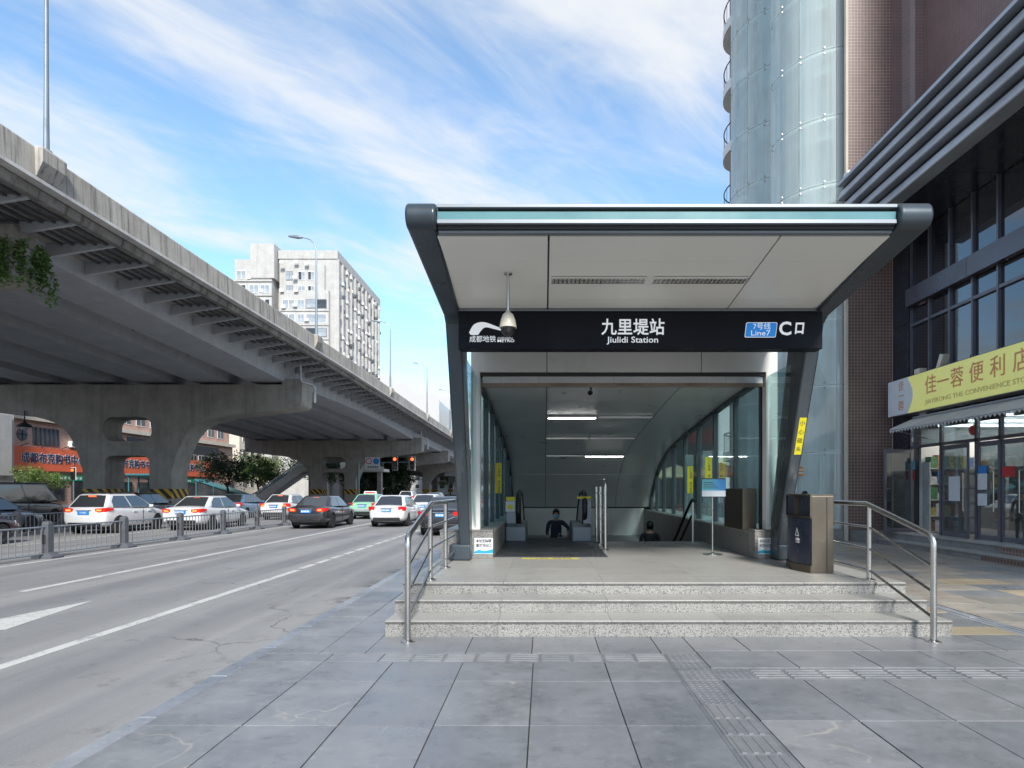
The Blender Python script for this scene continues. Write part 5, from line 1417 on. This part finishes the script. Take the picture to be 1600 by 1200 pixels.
for i in range(22):
    x = -42.6 + i*.3; z = RZ + .2 + i*.205
    MB().box(x, x+.3, 96.2, 99, z-.2, z).build('tread', 'galvanised', FB)
MB().box(-36.1, -24, 95.8, 99.4, 4.3, 4.72).build('landing', 'plaster_light', FB); MB().box(-36, -24, 95.8, 95.9, 4.72, 5.7).build('glass_side', 'entrance_glass', FB)
for x in (-35.4, -25): MB().box(x-.3, x+.3, 97, 98, RZ, 4.3).build('column', 'concrete', FB)
# teal-roofed shelter behind the pier legs
SH = thing('glass_shelter', (-50, 82, RZ), 'glass shelter with sloping teal roof seen between the pier legs', 'shelter')
MB().prism([(80.2, 3.4), (88.5, 2.5), (88.5, 2.65), (80.2, 3.6)], 'x', -52.5, -49).build('roof', 'teal_roof', SH)
for y in (80.6, 82.6, 84.6, 86.6, 88.2):
    for x in (-52.3, -49.2): MB().box(x-.06, x+.06, y-.06, y+.06, RZ, 3.45-(y-80.2)*.108).build('post', 'teal_roof', SH)
for a, b in ((80.7, 82.5), (82.7, 84.5), (84.7, 86.5), (86.7, 88.1)): MB().box(-49.22, -49.18, a, b, .2, 2.5).build('glass_side', 'window_pale', SH)
SH2 = thing('underpass_canopy', (-48, 100, RZ), 'low glass underpass canopy with teal edge left of the metal stairway', 'canopy')
MB().prism([(-53, 3.0), (-45.5, .6), (-45.5, .8), (-53, 3.25)], 'y', 97, 100).build('roof', 'teal_roof', SH2)
MB().prism([(-53, RZ), (-45.6, RZ), (-45.6, .6), (-53, 3.0)], 'y', 97.2, 97.25).build('glass_side', 'window_dark', SH2)
for x in (-52.8, -50.2, -47.8, -45.7): MB().box(x-.05, x+.05, 97.1, 97.2, RZ, 3.0-(x+53)*.32).build('post', 'teal_roof', SH2)

# ================================================================== traffic lights and signs
def signal(x, y, z, label, mast=None, s=1.0):
    t = thing('traffic_light', (x, y, RZ if mast else z), label, 'traffic light')
    if mast: MB().tube([(x, y+.1, RZ), (x, y+.1, z+.3)], .06, 8).build('mast', 'lamp_grey', t)
    h = MB().box(x-.22*s, x+.22*s, y-.1, y+.08, z-.75*s, z+.45*s).build('housing', 'black_trim', t, bevel=.02)
    MB().box(x-.27*s, x+.27*s, y+.081, y+.09, z-.8*s, z+.5*s).build('backboard', 'notice_white', t)
    for k, m in enumerate(('signal_red', 'smoked', 'smoked')): MB().lathe([(.14*s, 0), (.14*s, -.04)], (x, y-.1, z+.22*s-k*.37*s), 14, 'y').build('lens', m, h)
    return t
signal(-53, 72, 3.55, 'traffic light on a mast in front of the orange sign, red lit', True, 1.1)
s1 = signal(-20.5, 88, 5.45, 'red traffic light on the gantry arm beside the no-entry sign board', None, 1.5)
s2 = signal(-18.1, 88, 5.45, 'red traffic light at the free end of the gantry arm', None, 1.5)
ga = thing('signal_gantry', (-26.2, 88.3, RZ), 'thin grey gantry arm carrying traffic lights in front of the far pier', 'gantry')
MB().tube([(-25.6, 88.3, RZ), (-25.6, 88.3, 5.4)], .14, 10).build('mast', 'lamp_grey', ga); MB().tube([(-25.6, 88.3, 5.3), (-17.5, 88.3, 5.42)], .07, 8).build('arm', 'lamp_grey', ga)
sg = thing('restriction_sign', (-23.5, 88, 4.6), 'white board with a red ring and a blue disc on the gantry', 'road sign')
MB().box(-24.6, -22.6, 88.1, 88.16, 4.45, 6.05).build('board', 'notice_white', sg)
MB().lathe([(.42, 0), (.42, -.02)], (-24.1, 88.09, 5.5), 20, 'y').build('ring', 'red_print', sg); MB().lathe([(.31, 0), (.31, -.02)], (-24.1, 88.065, 5.5), 20, 'y').build('ring_centre', 'notice_white', sg)
MB().lathe([(.42, 0), (.42, -.02)], (-23.1, 88.09, 5.5), 20, 'y').build('disc', 'blue_print', sg)
for i in range(5): MB().box(-24.3+i*.32, -24.08+i*.32, 88.08, 88.09, 4.6, 4.82).build('character_block', 'frame_dark', sg)
pl = thing('pendant_lamp', (-37.5, 46.1, 6), 'black pendant lamp hanging below the viaduct crosshead', 'lamp')
MB().tube([(-37.5, 46.2, 6.4), (-37.5, 46.2, 7.3)], .04, 6).build('rod', 'frame_dark', pl); MB().lathe([(.05, .5), (.12, .35), (.45, .12), (.5, 0), (.3, -.02)], (-37.5, 46.2, 6.1), 18).build('shade', 'frame_dark', pl, smooth='auto')
MB().lathe([(.28, 0), (.2, -.12), (.02, -.18)], (-37.5, 46.2, 6.08), 14).build('globe', 'notice_white', pl, smooth='auto')
# ================================================================== road fences
def fence(x, y0, n, sp, label, base=True):
    f = thing('road_fence', (x, y0, RZ), label, 'fence')
    pm_ = MB().loft([[(-s, -s, z), (s, -s, z), (s, s, z), (-s, s, z)] for s, z in ((.085, 0), (.085, .88), (.07, .93), (.03, .95))]).mesh('post')
    bm_ = MB().loft([[(-a, -b, z), (a, -b, z), (a, b, z), (-a, b, z)] for a, b, z in ((.27, .2, 0), (.27, .2, .05), (.13, .12, .13), (.1, .1, .15))]).mesh('post_foot')
    sm_ = MB().box(-.009, .009, -.009, .009, .12, .80).mesh('baluster')
    rm_ = MB().tube([(0, .09, 0), (0, sp-.09, 0)], .022, 8).mesh('rail'); st_ = MB().box(-.065, .02, -.089, -.0851, .36, .60).mesh('reflector')
    for k in range(n+1):
        y = y0 + k*sp
        obj('post', pm_, 'fence_grey', f, (x, y, RZ), bevel=.006); obj('post_foot', bm_, 'fence_grey', f, (x, y, RZ+.001))
        if k % 2: obj('reflector', st_, 'hazard_stripe', f, (x, y, RZ))
        if k < n:
            for z in (.12, .80): obj('rail', rm_, 'fence_rail', f, (x, y, RZ+z), smooth='auto')
            m = 15
            for i in range(1, m): obj('baluster', sm_, 'fence_rail', f, (x, y + sp*i/m, RZ))
fence(-12.68, 7.4, 9, 2.98, 'grey traffic fence with heavy posts along the lane beside the dark grey saloon')
fence(-19.75, 18, 7, 3.0, 'grey traffic fence between the white hatchback and the silver saloon')

# ================================================================== cars
def eval_mesh(o):
    bpy.context.view_layer.update()
    return bpy.data.meshes.new_from_object(o.evaluated_get(bpy.context.evaluated_depsgraph_get()))
def body_mesh(st, wheels, wr):
    """st: (x, z_bottom, z_top, half width, shoulder drop)"""
    rings = []
    for x, zb, zt, hw, sd in st:
        zs = zt - sd; m = zb + (zs-zb)*.45
        half = [(hw*.78, zb), (hw*.96, zb+.10), (hw, m), (hw*.985, zs-.05), (hw*.92, zs), (hw*.55, zt)]
        rings.append([(x, y, z) for y, z in half] + [(x, -y, z) for y, z in reversed(half)])
    me = MB().loft(rings).mesh('body'); o = bpy.data.objects.new('body', me); COL.objects.link(o)
    s = o.modifiers.new('s', 'SUBSURF'); s.levels = 2; s.render_levels = 2
    cut = []
    for wx in wheels:
        c = bpy.data.objects.new('cut', MB().lathe([(wr*1.13, -1.3), (wr*1.13, 1.3)], (wx, 0, wr+.01), 28, 'y').mesh('cut')); COL.objects.link(c); cut.append(c)
        b = o.modifiers.new('b', 'BOOLEAN'); b.object = c; b.operation = 'DIFFERENCE'; b.solver = 'EXACT'
    r = eval_mesh(o)
    for c in cut: bpy.data.objects.remove(c)
    bpy.data.objects.remove(o)
    for p in r.polygons: p.use_smooth = True
    try: r.set_sharp_from_angle(angle=R(32))
    except Exception: pass
    return r
def wheel_meshes(r):
    ty = MB().lathe([(r*.62, -.10), (r*.9, -.11), (r*.99, -.08), (r, 0), (r*.99, .08), (r*.9, .11), (r*.62, .10)], (0, 0, 0), 28, 'y').mesh('tyre')
    rb = MB().lathe([(r*.66, .06), (r*.66, .10), (r*.60, .10), (r*.58, .05), (r*.55, .02)], (0, 0, 0), 24, 'y')
    rb.lathe([(r*.14, .0), (r*.14, .095), (r*.05, .1)], (0, 0, 0), 12, 'y')
    for i in range(10):
        a = 2*math.pi*i/10; c, s = math.cos(a), math.sin(a); w = r*.055
        p0, p1 = r*.1, r*.62
        rb.add([(p0*c-w*s, .06, p0*s+w*c), (p0*c+w*s, .06, p0*s-w*c), (p1*c+w*s, .06, p1*s-w*c), (p1*c-w*s, .06, p1*s+w*c),
                (p0*c-w*s, .09, p0*s+w*c), (p0*c+w*s, .09, p0*s-w*c), (p1*c+w*s, .085, p1*s-w*c), (p1*c-w*s, .085, p1*s+w*c)],
               [(0,3,2,1),(4,5,6,7),(0,1,5,4),(1,2,6,5),(2,3,7,6),(3,0,4,7)])
    dk = MB().lathe([(r*.62, -.02), (r*.62, .0)], (0, 0, 0), 20, 'y').mesh('brake_disc')
    return ty, rb.mesh('rim'), dk
class Kind: pass
def make_kind(body, wheels, wr, base, roof, H, zb, rail=False):
    """base = (x_rear, x_front, half width); roof the same, at height H; zb = belt height"""
    k = Kind(); k.body = body_mesh(body, wheels, wr); k.wheels = wheels; k.wr = wr; k.wm = wheel_meshes(wr); k.hw = max(s[3] for s in body); k.L = body[-1][0]
    (bx0, bx1, bw), (rx0, rx1, rw) = base, roof
    mid = .9
    # cabin shell, with a slightly crowned roof
    def ring(t):
        e = t*t*(3-2*t)
        x0 = bx0+(rx0-bx0)*t; x1 = bx1+(rx1-bx1)*t; w = bw+(rw-bw)*t; z = zb+(H-zb)*t
        return [(x0, -w, z), (x1, -w, z), (x1, w, z), (x0, w, z)]
    c = MB().loft([ring(0), ring(1)])
    me = c.mesh('cabin'); o = bpy.data.objects.new('c', me); COL.objects.link(o)
    b = o.modifiers.new('b', 'BEVEL'); b.width = .11; b.segments = 4; b.limit_method = 'ANGLE'; b.angle_limit = R(20)
    k.cabin = eval_mesh(o); bpy.data.objects.remove(o)
    for p in k.cabin.polygons: p.use_smooth = True
    def P(c00, c10, c11, c01, u, v):
        a = Vector(c00).lerp(Vector(c10), u); b = Vector(c01).lerp(Vector(c11), u); return a.lerp(b, v)
    def pane(c, uv, off, name):
        n = (Vector(c[1])-Vector(c[0])).cross(Vector(c[3])-Vector(c[0])).normalized()
        ctr = Vector((bx0+bx1+rx0+rx1, 0, 2*zb+2*H))/4
        if n.dot(Vector(c[0])-ctr) < 0: n = -n
        pts = [P(*c, u, v) for u, v in uv]
        b = MB().loft([[p + n*.001 for p in pts], [p + n*off for p in pts]]); return b.mesh(name)
    R0, R1, B0, B1 = (rx0, -rw, H), (rx1, -rw, H), (bx0, -bw, zb), (bx1, -bw, zb)
    L0, L1, A0, A1 = (rx0, rw, H), (rx1, rw, H), (bx0, bw, zb), (bx1, bw, zb)
    k.panes = []
    for q in ((B0, B1, R1, R0), (A0, A1, L1, L0)):
        k.panes.append(('side_window', pane(q, [(.13, .06), (.475, .06), (.475, .86), (.12, .86), (.08, .5)], .008, 'side_window')))
        k.panes.append(('side_window', pane(q, [(.505, .06), (.92, .06), (.93, .5), (.90, .86), (.505, .86)], .008, 'side_window')))
    k.panes.append(('rear_window', pane((A0, B0, R0, L0), [(.08, .1), (.92, .1), (.90, .88), (.5, .92), (.10, .88)], .01, 'rear_window')))
    k.panes.append(('windscreen', pane((A1, B1, R1, L1), [(.06, .06), (.94, .06), (.92, .9), (.08, .9)], .01, 'windscreen')))
    k.H = H; k.zb = zb; k.rw = rw; k.rx = (rx0, rx1); k.rail = rail; k.bx0 = bx0; k.st = body
    return k
SEDAN = make_kind([(0, .42, .62, .60, .03), (.04, .32, .88, .78, .05), (.18, .24, 1.02, .87, .05), (.7, .2, 1.07, .905, .07), (1.6, .19, 1.02, .91, .1), (2.8, .19, .99, .91, .1), (3.5, .2, .97, .905, .06), (4.2, .22, .86, .88, .06), (4.6, .26, .74, .80, .05), (4.76, .36, .60, .60, .03)],
                  (.98, 3.76), .33, (.62, 3.65, .80), (1.45, 2.72, .60), 1.47, .95)
SEDAN2 = make_kind([(0, .44, .66, .60, .03), (.04, .33, .90, .76, .05), (.16, .25, 1.01, .84, .05), (.55, .21, 1.05, .875, .06), (1.5, .19, 1.0, .88, .1), (2.7, .19, .98, .88, .1), (3.3, .2, .97, .875, .06), (3.95, .22, .87, .85, .06), (4.35, .26, .76, .78, .05), (4.5, .36, .62, .58, .03)],
                  (.92, 3.52), .315, (.42, 3.5, .785), (1.12, 2.45, .585), 1.48, .95)
SEDAN2.tall = True
HATCH = make_kind([(0, .45, .75, .66, .03), (.05, .34, .98, .82, .05), (.2, .26, 1.08, .89, .06), (.8, .22, 1.10, .915, .08), (1.8, .2, 1.06, .92, .1), (2.7, .2, 1.04, .92, .1), (3.2, .21, 1.03, .91, .06), (3.8, .23, .94, .88, .06), (4.1, .27, .82, .80, .05), (4.22, .38, .66, .60, .03)],
                  (.80, 3.36), .335, (.14, 3.30, .82), (.62, 2.25, .62), 1.58, 1.0, True)
VAN = make_kind([(0, .42, .8, .86, .03), (.06, .34, 1.1, .93, .05), (.4, .28, 1.2, .95, .06), (1.5, .24, 1.2, .95, .08), (3.5, .24, 1.15, .95, .1), (4.2, .25, 1.1, .94, .06), (4.7, .28, .98, .9, .06), (4.95, .36, .74, .7, .03)],
                (1.0, 4.05), .34, (.05, 4.45, .90), (.28, 3.55, .80), 2.12, 1.08)
def car(kind, x, y, col, label, group=None, lit=True, plate='', taxi=False, yaw=0.0, lower=None):
    t = thing('car' if kind is not VAN else 'van', (x, y, RZ), label, 'van' if kind is VAN else 'car', group)
    t.rotation_euler = (0, 0, R(90) + yaw)
    def part(n, me, m, loc=(0, 0, 0), par=None, **kw): return obj(n, me, m, par or t, loc, local=True, **kw)
    hw, L_, wr = kind.hw, kind.L, kind.wr
    b = part('body', kind.body, col)
    part('cabin', kind.cabin, col)
    part('underbody', MB().box(.5, L_-.5, -hw*.8, hw*.8, .16, .5).mesh('underbody'), 'black_trim')
    for n, me in kind.panes: part(n, me, 'car_glass')
    for wx in kind.wheels:
        for s in (-1, 1):
            w = part('wheel', kind.wm[0], 'tyre', (wx, s*(hw-.12), wr), smooth='auto'); w.scale = (1, s, 1)
            part('rim', kind.wm[1], 'rim_silver', (0, 0, 0), w); part('brake_disc', kind.wm[2], 'black_trim', (0, 0, 0), w)
    zt = .86 if kind in (SEDAN, SEDAN2) else (.95 if kind is HATCH else 1.05)
    for s in (-1, 1):
        if kind is SEDAN2:
            tl = part('tail_light', MB().loft([[(.035, s*.56, zt-.14), (.02, s*.54, zt+.1), (.2, s*.55, zt+.1), (.2, s*.56, zt-.14)], [(.06, s*hw*.84, zt-.12), (.06, s*hw*.84, zt+.11), (.25, s*hw*.86, zt+.11), (.25, s*hw*.86, zt-.12)],
                                              [(.17, s*hw*.98, zt-.06), (.17, s*hw*.98, zt+.1), (.33, s*hw*.98, zt+.09), (.3, s*hw*.98, zt-.05)]]).mesh('tail_light'), 'brake_red', smooth='auto')
        else: tl = part('tail_light', MB().loft([[(.045, s*.44, zt-.09), (.02, s*.44, zt+.05), (.25, s*.5, zt+.05), (.25, s*.5, zt-.09)], [(.02, s*.62, zt-.09), (.01, s*.62, zt+.07), (.3, s*.62, zt+.07), (.3, s*.62, zt-.09)],
                                          [(.075, s*hw*.88, zt-.08), (.075, s*hw*.88, zt+.08), (.4, s*hw*.9, zt+.08), (.4, s*hw*.9, zt-.06)], [(.26, s*hw*1.0, zt-.02), (.26, s*hw*1.0, zt+.07), (.45, s*hw*.99, zt+.06), (.42, s*hw*.99, zt-.0)]]).mesh('tail_light'), 'brake_red', smooth='auto')
        if lit: part('lamp', MB().loft([[(-.005, s*(.5+a), zt+c) for a, c in ((0, -.05), (.17, -.05), (.2, .03), (.02, .03))], [(.05, s*(.5+a), zt+c) for a, c in ((0, -.05), (.17, -.05), (.2, .03), (.02, .03))]]).mesh('lamp'), 'brake_hot', par=tl)
        part('headlight', MB().loft([[(L_-.42, s*hw*.93, .62), (L_-.42, s*hw*.93, .74), (L_-.5, s*hw*.8, .76), (L_-.5, s*hw*.8, .6)], [(L_-.12, s*hw*.68, .58), (L_-.12, s*hw*.68, .68), (L_-.25, s*hw*.5, .7), (L_-.25, s*hw*.5, .56)]]).mesh('headlight'), 'rim_silver')
        part('mirror', MB().loft([[(kind.L*.66-.1, s*(hw+a), kind.zb+.0+c) for a, c in ((-.02, 0), (.16, .01), (.17, .12), (0, .13))], [(kind.L*.66+.08, s*(hw+a), kind.zb+c) for a, c in ((-.02, .03), (.1, .03), (.1, .1), (0, .1))]]).mesh('mirror'), col, bevel=.02)
        for hx in (1.75, 2.72): part('door_handle', MB().box(hx-.11, hx+.11, s*(hw*.995)-.02, s*(hw*.995)+.025, kind.zb-.17, kind.zb-.135).mesh('door_handle'), col, bevel=.008)
        part('door_seam', MB().box(2.28, 2.292, s*hw*.99-.012, s*hw*.99+.006, .34, kind.zb-.06).mesh('door_seam'), 'black_trim')
    bp = part('rear_bumper', MB().box(-.012, .3, -.62, .62, .30, .46).mesh('rear_bumper'), 'black_trim', bevel=.03)
    zp = zt-.1 if kind not in (SEDAN, SEDAN2) else zt-.06
    npl = part('number_plate', MB().box(-.022, .03, -.22, .22, zp-.08, zp+.06).mesh('number_plate'), 'blue_print', bevel=.004)
    if plate:
        q = part('lettering', text_mesh(plate, .1, .003), 'notice_white', (-.024, 0, zp-.01), npl); q.rotation_euler = (R(90), 0, R(-90)); q.scale = (.62, 1, 1)
    else:
        for i in range(6): part('character_block', MB().box(-.025, -.022, .17-i*.06-.02, .17-i*.06+.02, zp-.045, zp+.03).mesh('character_block'), 'notice_white', par=npl)
    em = part('boot_trim', MB().box(-.008, .02, -.3, .3, zp+.085, zp+.105).mesh('boot_trim'), 'rim_silver')
    if lit: part('high_brake_light', MB().box(kind.rx[0]-.14, kind.rx[0]-.03, -.14, .14, kind.H-.10, kind.H-.07).mesh('high_brake_light'), 'brake_hot')
    if kind.rail:
        for s in (-1, 1): part('roof_rail', MB().tube([(kind.rx[0]+.1, s*(kind.rw-.07), kind.H-.01), (kind.rx[0]+.25, s*(kind.rw-.07), kind.H+.05), (kind.rx[1]-.2, s*(kind.rw-.07), kind.H+.05), (kind.rx[1], s*(kind.rw-.07), kind.H-.01)], .02, 6).mesh('roof_rail'), 'black_trim')
    if taxi:
        part('roof_sign', MB().loft([[(1.75, -.4, kind.H), (2.0, -.4, kind.H), (2.0, .4, kind.H), (1.75, .4, kind.H)], [(1.79, -.36, kind.H+.17), (1.96, -.36, kind.H+.17), (1.96, .36, kind.H+.17), (1.79, .36, kind.H+.17)]]).mesh('roof_sign'), 'notice_white', bevel=.02)
        part('sign_band', MB().box(1.755, 1.76, -.3, .3, kind.H+.04, kind.H+.12).mesh('sign_band'), 'red_print')
    if lower:
        part('lower_panel', MB().box(-.016, .2, -.7, .7, .47, .62).mesh('lower_panel'), lower, bevel=.03)
        for s in (-1, 1): part('side_panel', MB().box(1.35, 3.3, s*hw*1.0-.01, s*hw*1.0+.012, .3, .62).mesh('side_panel'), lower, bevel=.008)
    return t
car(SEDAN, -10.5, 28.2, 'car_grey', 'dark grey saloon with brake lights on beside the traffic fence')
car(SEDAN2, -7.3, 29.6, 'car_white', 'white saloon stopped between the dark grey and black saloons', lit=False)
car(SEDAN, -3.85, 23.9, 'car_black', 'black saloon waiting at the kerb lane behind the entrance railing', lit=False)
car(SEDAN2, -7.0, 36.6, 'car_white', 'white saloon stopped directly ahead of another white saloon', lit=False)
car(SEDAN2, -10.7, 37.6, 'car_green', 'light green taxi with a roof sign ahead of the dark grey saloon', lit=False, taxi=True, lower='car_pearl')
car(SEDAN, -15.35, 27.0, 'car_white', 'white saloon just behind the traffic fence with lit tail lights')
car(SEDAN2, -15.4, 36.4, 'car_white', 'white saloon ahead of the taxi lane with red lamps, beyond the fence')
car(HATCH, -18.0, 25.0, 'car_white', 'white crossover hatchback with roof rails and brake lights on', plate='川A·9EJ93')
car(SEDAN, -18.2, 16.7, 'car_maroon', 'dark maroon saloon behind the white crossover')
car(SEDAN2, -18.9, 38.0, 'car_blue', 'pale blue saloon ahead of the white crossover', lit=False)
car(HATCH, -21.5, 32.4, 'car_brown', 'brown crossover in front of the hazard striped pier')
car(SEDAN, -21.6, 22.1, 'car_silver', 'silver grey saloon beyond the second traffic fence', lit=False)
car(HATCH, -24.7, 25.4, 'car_pearl', 'pale silver crossover between the silver saloon and dark van', lit=False)
car(VAN, -27.4, 30.6, 'car_van', 'dark brown van below the orange bookshop sign', lit=False)
car(SEDAN, -10.6, 60, 'car_silver', 'silver saloon far ahead of the taxi', lit=False)
car(HATCH, -15.2, 70, 'car_white', 'white crossover far ahead near the far pier', lit=False)
car(SEDAN, -3.9, 46, 'car_pearl', 'pale silver saloon ahead of the black saloon', lit=False)

# ================================================================== people
def person(loc, rz, top, legs, label, arms, mask=False, feet=0.0):
    """one continuous skinned figure; arms = ((elbow, hand) left, (elbow, hand) right) in body space, facing -Y"""
    V = {}; E = []; Rr = {}
    def a(n, p, r, link=None):
        V[n] = p; Rr[n] = r
        if link: E.append((link, n))
    a('pelvis', (0, 0, .95), (.15, .115)); a('waist', (0, 0, 1.1), (.145, .105), 'pelvis'); a('chest', (0, 0, 1.3), (.175, .12), 'waist'); a('collar', (0, .01, 1.43), (.12, .085), 'chest')
    a('neck', (0, .01, 1.5), (.056, .056), 'collar'); a('jaw', (0, -.012, 1.56), (.07, .078), 'neck'); a('head', (0, -.005, 1.64), (.078, .098), 'jaw'); a('crown', (0, .005, 1.70), (.055, .065), 'head')
    for s, k in ((1, 'l'), (-1, 'r')):
        a('hip'+k, (s*.1, 0, .88), (.1, .1), 'pelvis'); a('knee'+k, (s*.105, -.015, .49), (.066, .066), 'hip'+k); a('ankle'+k, (s*.105, .02, .09), (.042, .042), 'knee'+k); a('toe'+k, (s*.12, -.16, .035), (.042, .035), 'ankle'+k)
        a('sh'+k, (s*.2, .01, 1.4), (.07, .07), 'collar')
        el, ha = arms[0 if s > 0 else 1]
        a('el'+k, el, (.048, .048), 'sh'+k); a('wr'+k, tuple(el[i]+(ha[i]-el[i])*.86 for i in range(3)), (.03, .03), 'el'+k); a('palm'+k, ha, (.036, .024), 'wr'+k)
        d = (Vector(ha)-Vector(el)).normalized(); side = d.orthogonal().normalized()
        if abs(side.z) > .7: side = d.cross(Vector((0, 0, 1))).normalized()
        for i, (o, ln) in enumerate(((-.03, .075), (-.01, .09), (.011, .085), (.03, .065))):
            p1 = Vector(ha)+side*o+d*.05; p2 = p1 + d*ln*.8 + Vector((0, -.012, -.012)); a(f'f{i}{k}', tuple(p1), (.0105, .0105), 'palm'+k); a(f'g{i}{k}', tuple(p2), (.008, .008), f'f{i}{k}')
        th = Vector(ha) - side*.045 + d*.02; a('th'+k, tuple(th), (.012, .012), 'palm'+k); a('tt'+k, tuple(th - side*.015 + d*.045), (.009, .009), 'th'+k)
    names = list(V); me = bpy.data.meshes.new('body'); me.from_pydata([V[n] for n in names], [(names.index(p), names.index(q)) for p, q in E], [])
    o = bpy.data.objects.new('body', me); COL.objects.link(o)
    o.modifiers.new('skin', 'SKIN'); ss = o.modifiers.new('sub', 'SUBSURF'); ss.levels = 1; ss.render_levels = 1
    for i, n in enumerate(names):
        me.skin_vertices[0].data[i].radius = Rr[n]
        me.skin_vertices[0].data[i].use_root = (n == 'pelvis')
    r = eval_mesh(o); bpy.data.objects.remove(o)
    for m in ('skin_tone', top, legs, 'cloth_black'): r.materials.append(M(m))
    hands = [Vector(arms[0][1]), Vector(arms[1][1])]
    for p in r.polygons:
        p.use_smooth = True; c = p.center
        if c.z > 1.475 or any((c-h).length < .13 and (c - h).length < .13 for h in hands): p.material_index = 0
        elif c.z < .13: p.material_index = 3
        elif c.z < .90 and abs(c.x) < .24 and c.y > -.3: p.material_index = 2
        else: p.material_index = 1
    t = thing('person', loc, label, 'person')
    t.rotation_euler = (0, 0, rz)
    b = obj('body', r, None, t, (0, 0, 0), local=True)
    hair = MB().lathe([(.086, -.04), (.095, .0), (.092, .05), (.07, .095), (.035, .115), (.0, .12)], (0, 0, 0), 18).mesh('hair')
    for v in hair.vertices:
        v.co.y = v.co.y*1.14 + .018
        if v.co.z < .03 and v.co.y < -.03: v.co.z += .06; v.co.y *= .86
        if v.co.z < .0 and v.co.y > .03: v.co.z -= .06
    obj('hair', hair, 'hair_black', b, (0, 0, 1.665), local=True, smooth=True)
    for s in (-1, 1):
        obj('eye', MB().lathe([(.001, -.008), (.009, -.004), (.011, 0)], (s*.03, -.098, 1.648), 8, 'y').mesh('eye'), 'hair_black', b, local=True)
        obj('ear', MB().lathe([(.006, -.03), (.014, -.01), (.016, .012), (.006, .03)], (s*.083, .012, 1.63), 8).mesh('ear'), 'skin_tone', b, local=True, smooth=True)
    obj('nose', MB().loft([[(-.012, -.095, 1.645), (.012, -.095, 1.645), (0, -.085, 1.66)], [(-.017, -.098, 1.605), (.017, -.098, 1.605), (0, -.126, 1.612)]]).mesh('nose'), 'skin_tone', b, local=True)
    if mask: 
        mk = MB().loft([[(math.sin(R(a))*rr, .0-math.cos(R(a))*rr*1.22-.004, z) for a in range(-70, 71, 20)] for z, rr in ((1.622, .088), (1.59, .094), (1.555, .09), (1.53, .078))], closed=False).mesh('mask')
        m_ = obj('mask', mk, 'mask_blue', b, local=True, smooth=True); so = m_.modifiers.new('s', 'SOLIDIFY'); so.thickness = .004
    else: obj('mouth', MB().box(-.022, .022, -.092, -.086, 1.575, 1.582).mesh('mouth'), 'red_paper', b, local=True)
    return t
down = (((.25, .03, 1.13), (.27, -.06, .88)), ((-.25, .03, 1.13), (-.27, -.06, .88)))
m1 = person((.33, 17.4, -.67-.03), 0, 'cloth_navy', 'cloth_black', 'man in dark jacket and blue face mask riding up the escalator', (((.34, -.06, 1.25), (.30, -.2, 1.08)), ((-.25, .03, 1.13), (-.2, -.18, .98))), mask=True)
person((-.17, 19.3, -1.96), 0, 'cloth_black', 'cloth_black', 'dark-haired person lower down on the escalator behind the masked man', down)
person((2.72, 16.45, -.98), R(180), 'cloth_black', 'cloth_grey', 'person in black jacket walking down the stairs, seen from behind', down)
pb = person((7.75, 19.0, 0.0), R(20), 'cloth_grey', 'cloth_black', 'person standing on the plaza behind the litter bin', down)
pb.scale = (.88, .88, .88)
bg_ = thing('white_bag', (.2, 17.15, .05), 'small white bag carried by the masked man', 'bag')
MB().loft([[(.44+a, 17.12+c, z) for a, c in ((-.07, -.03), (.07, -.03), (.07, .03), (-.07, .03))] for a_, z in ((0, .14), (0, .32))]).build('pouch', 'bag_white', bg_, bevel=.02)
MB().tube([(.38, 17.12, .32), (.40, 17.12, .42), (.48, 17.12, .42), (.50, 17.12, .32)], .008, 6).build('handle', 'bag_white', bg_)
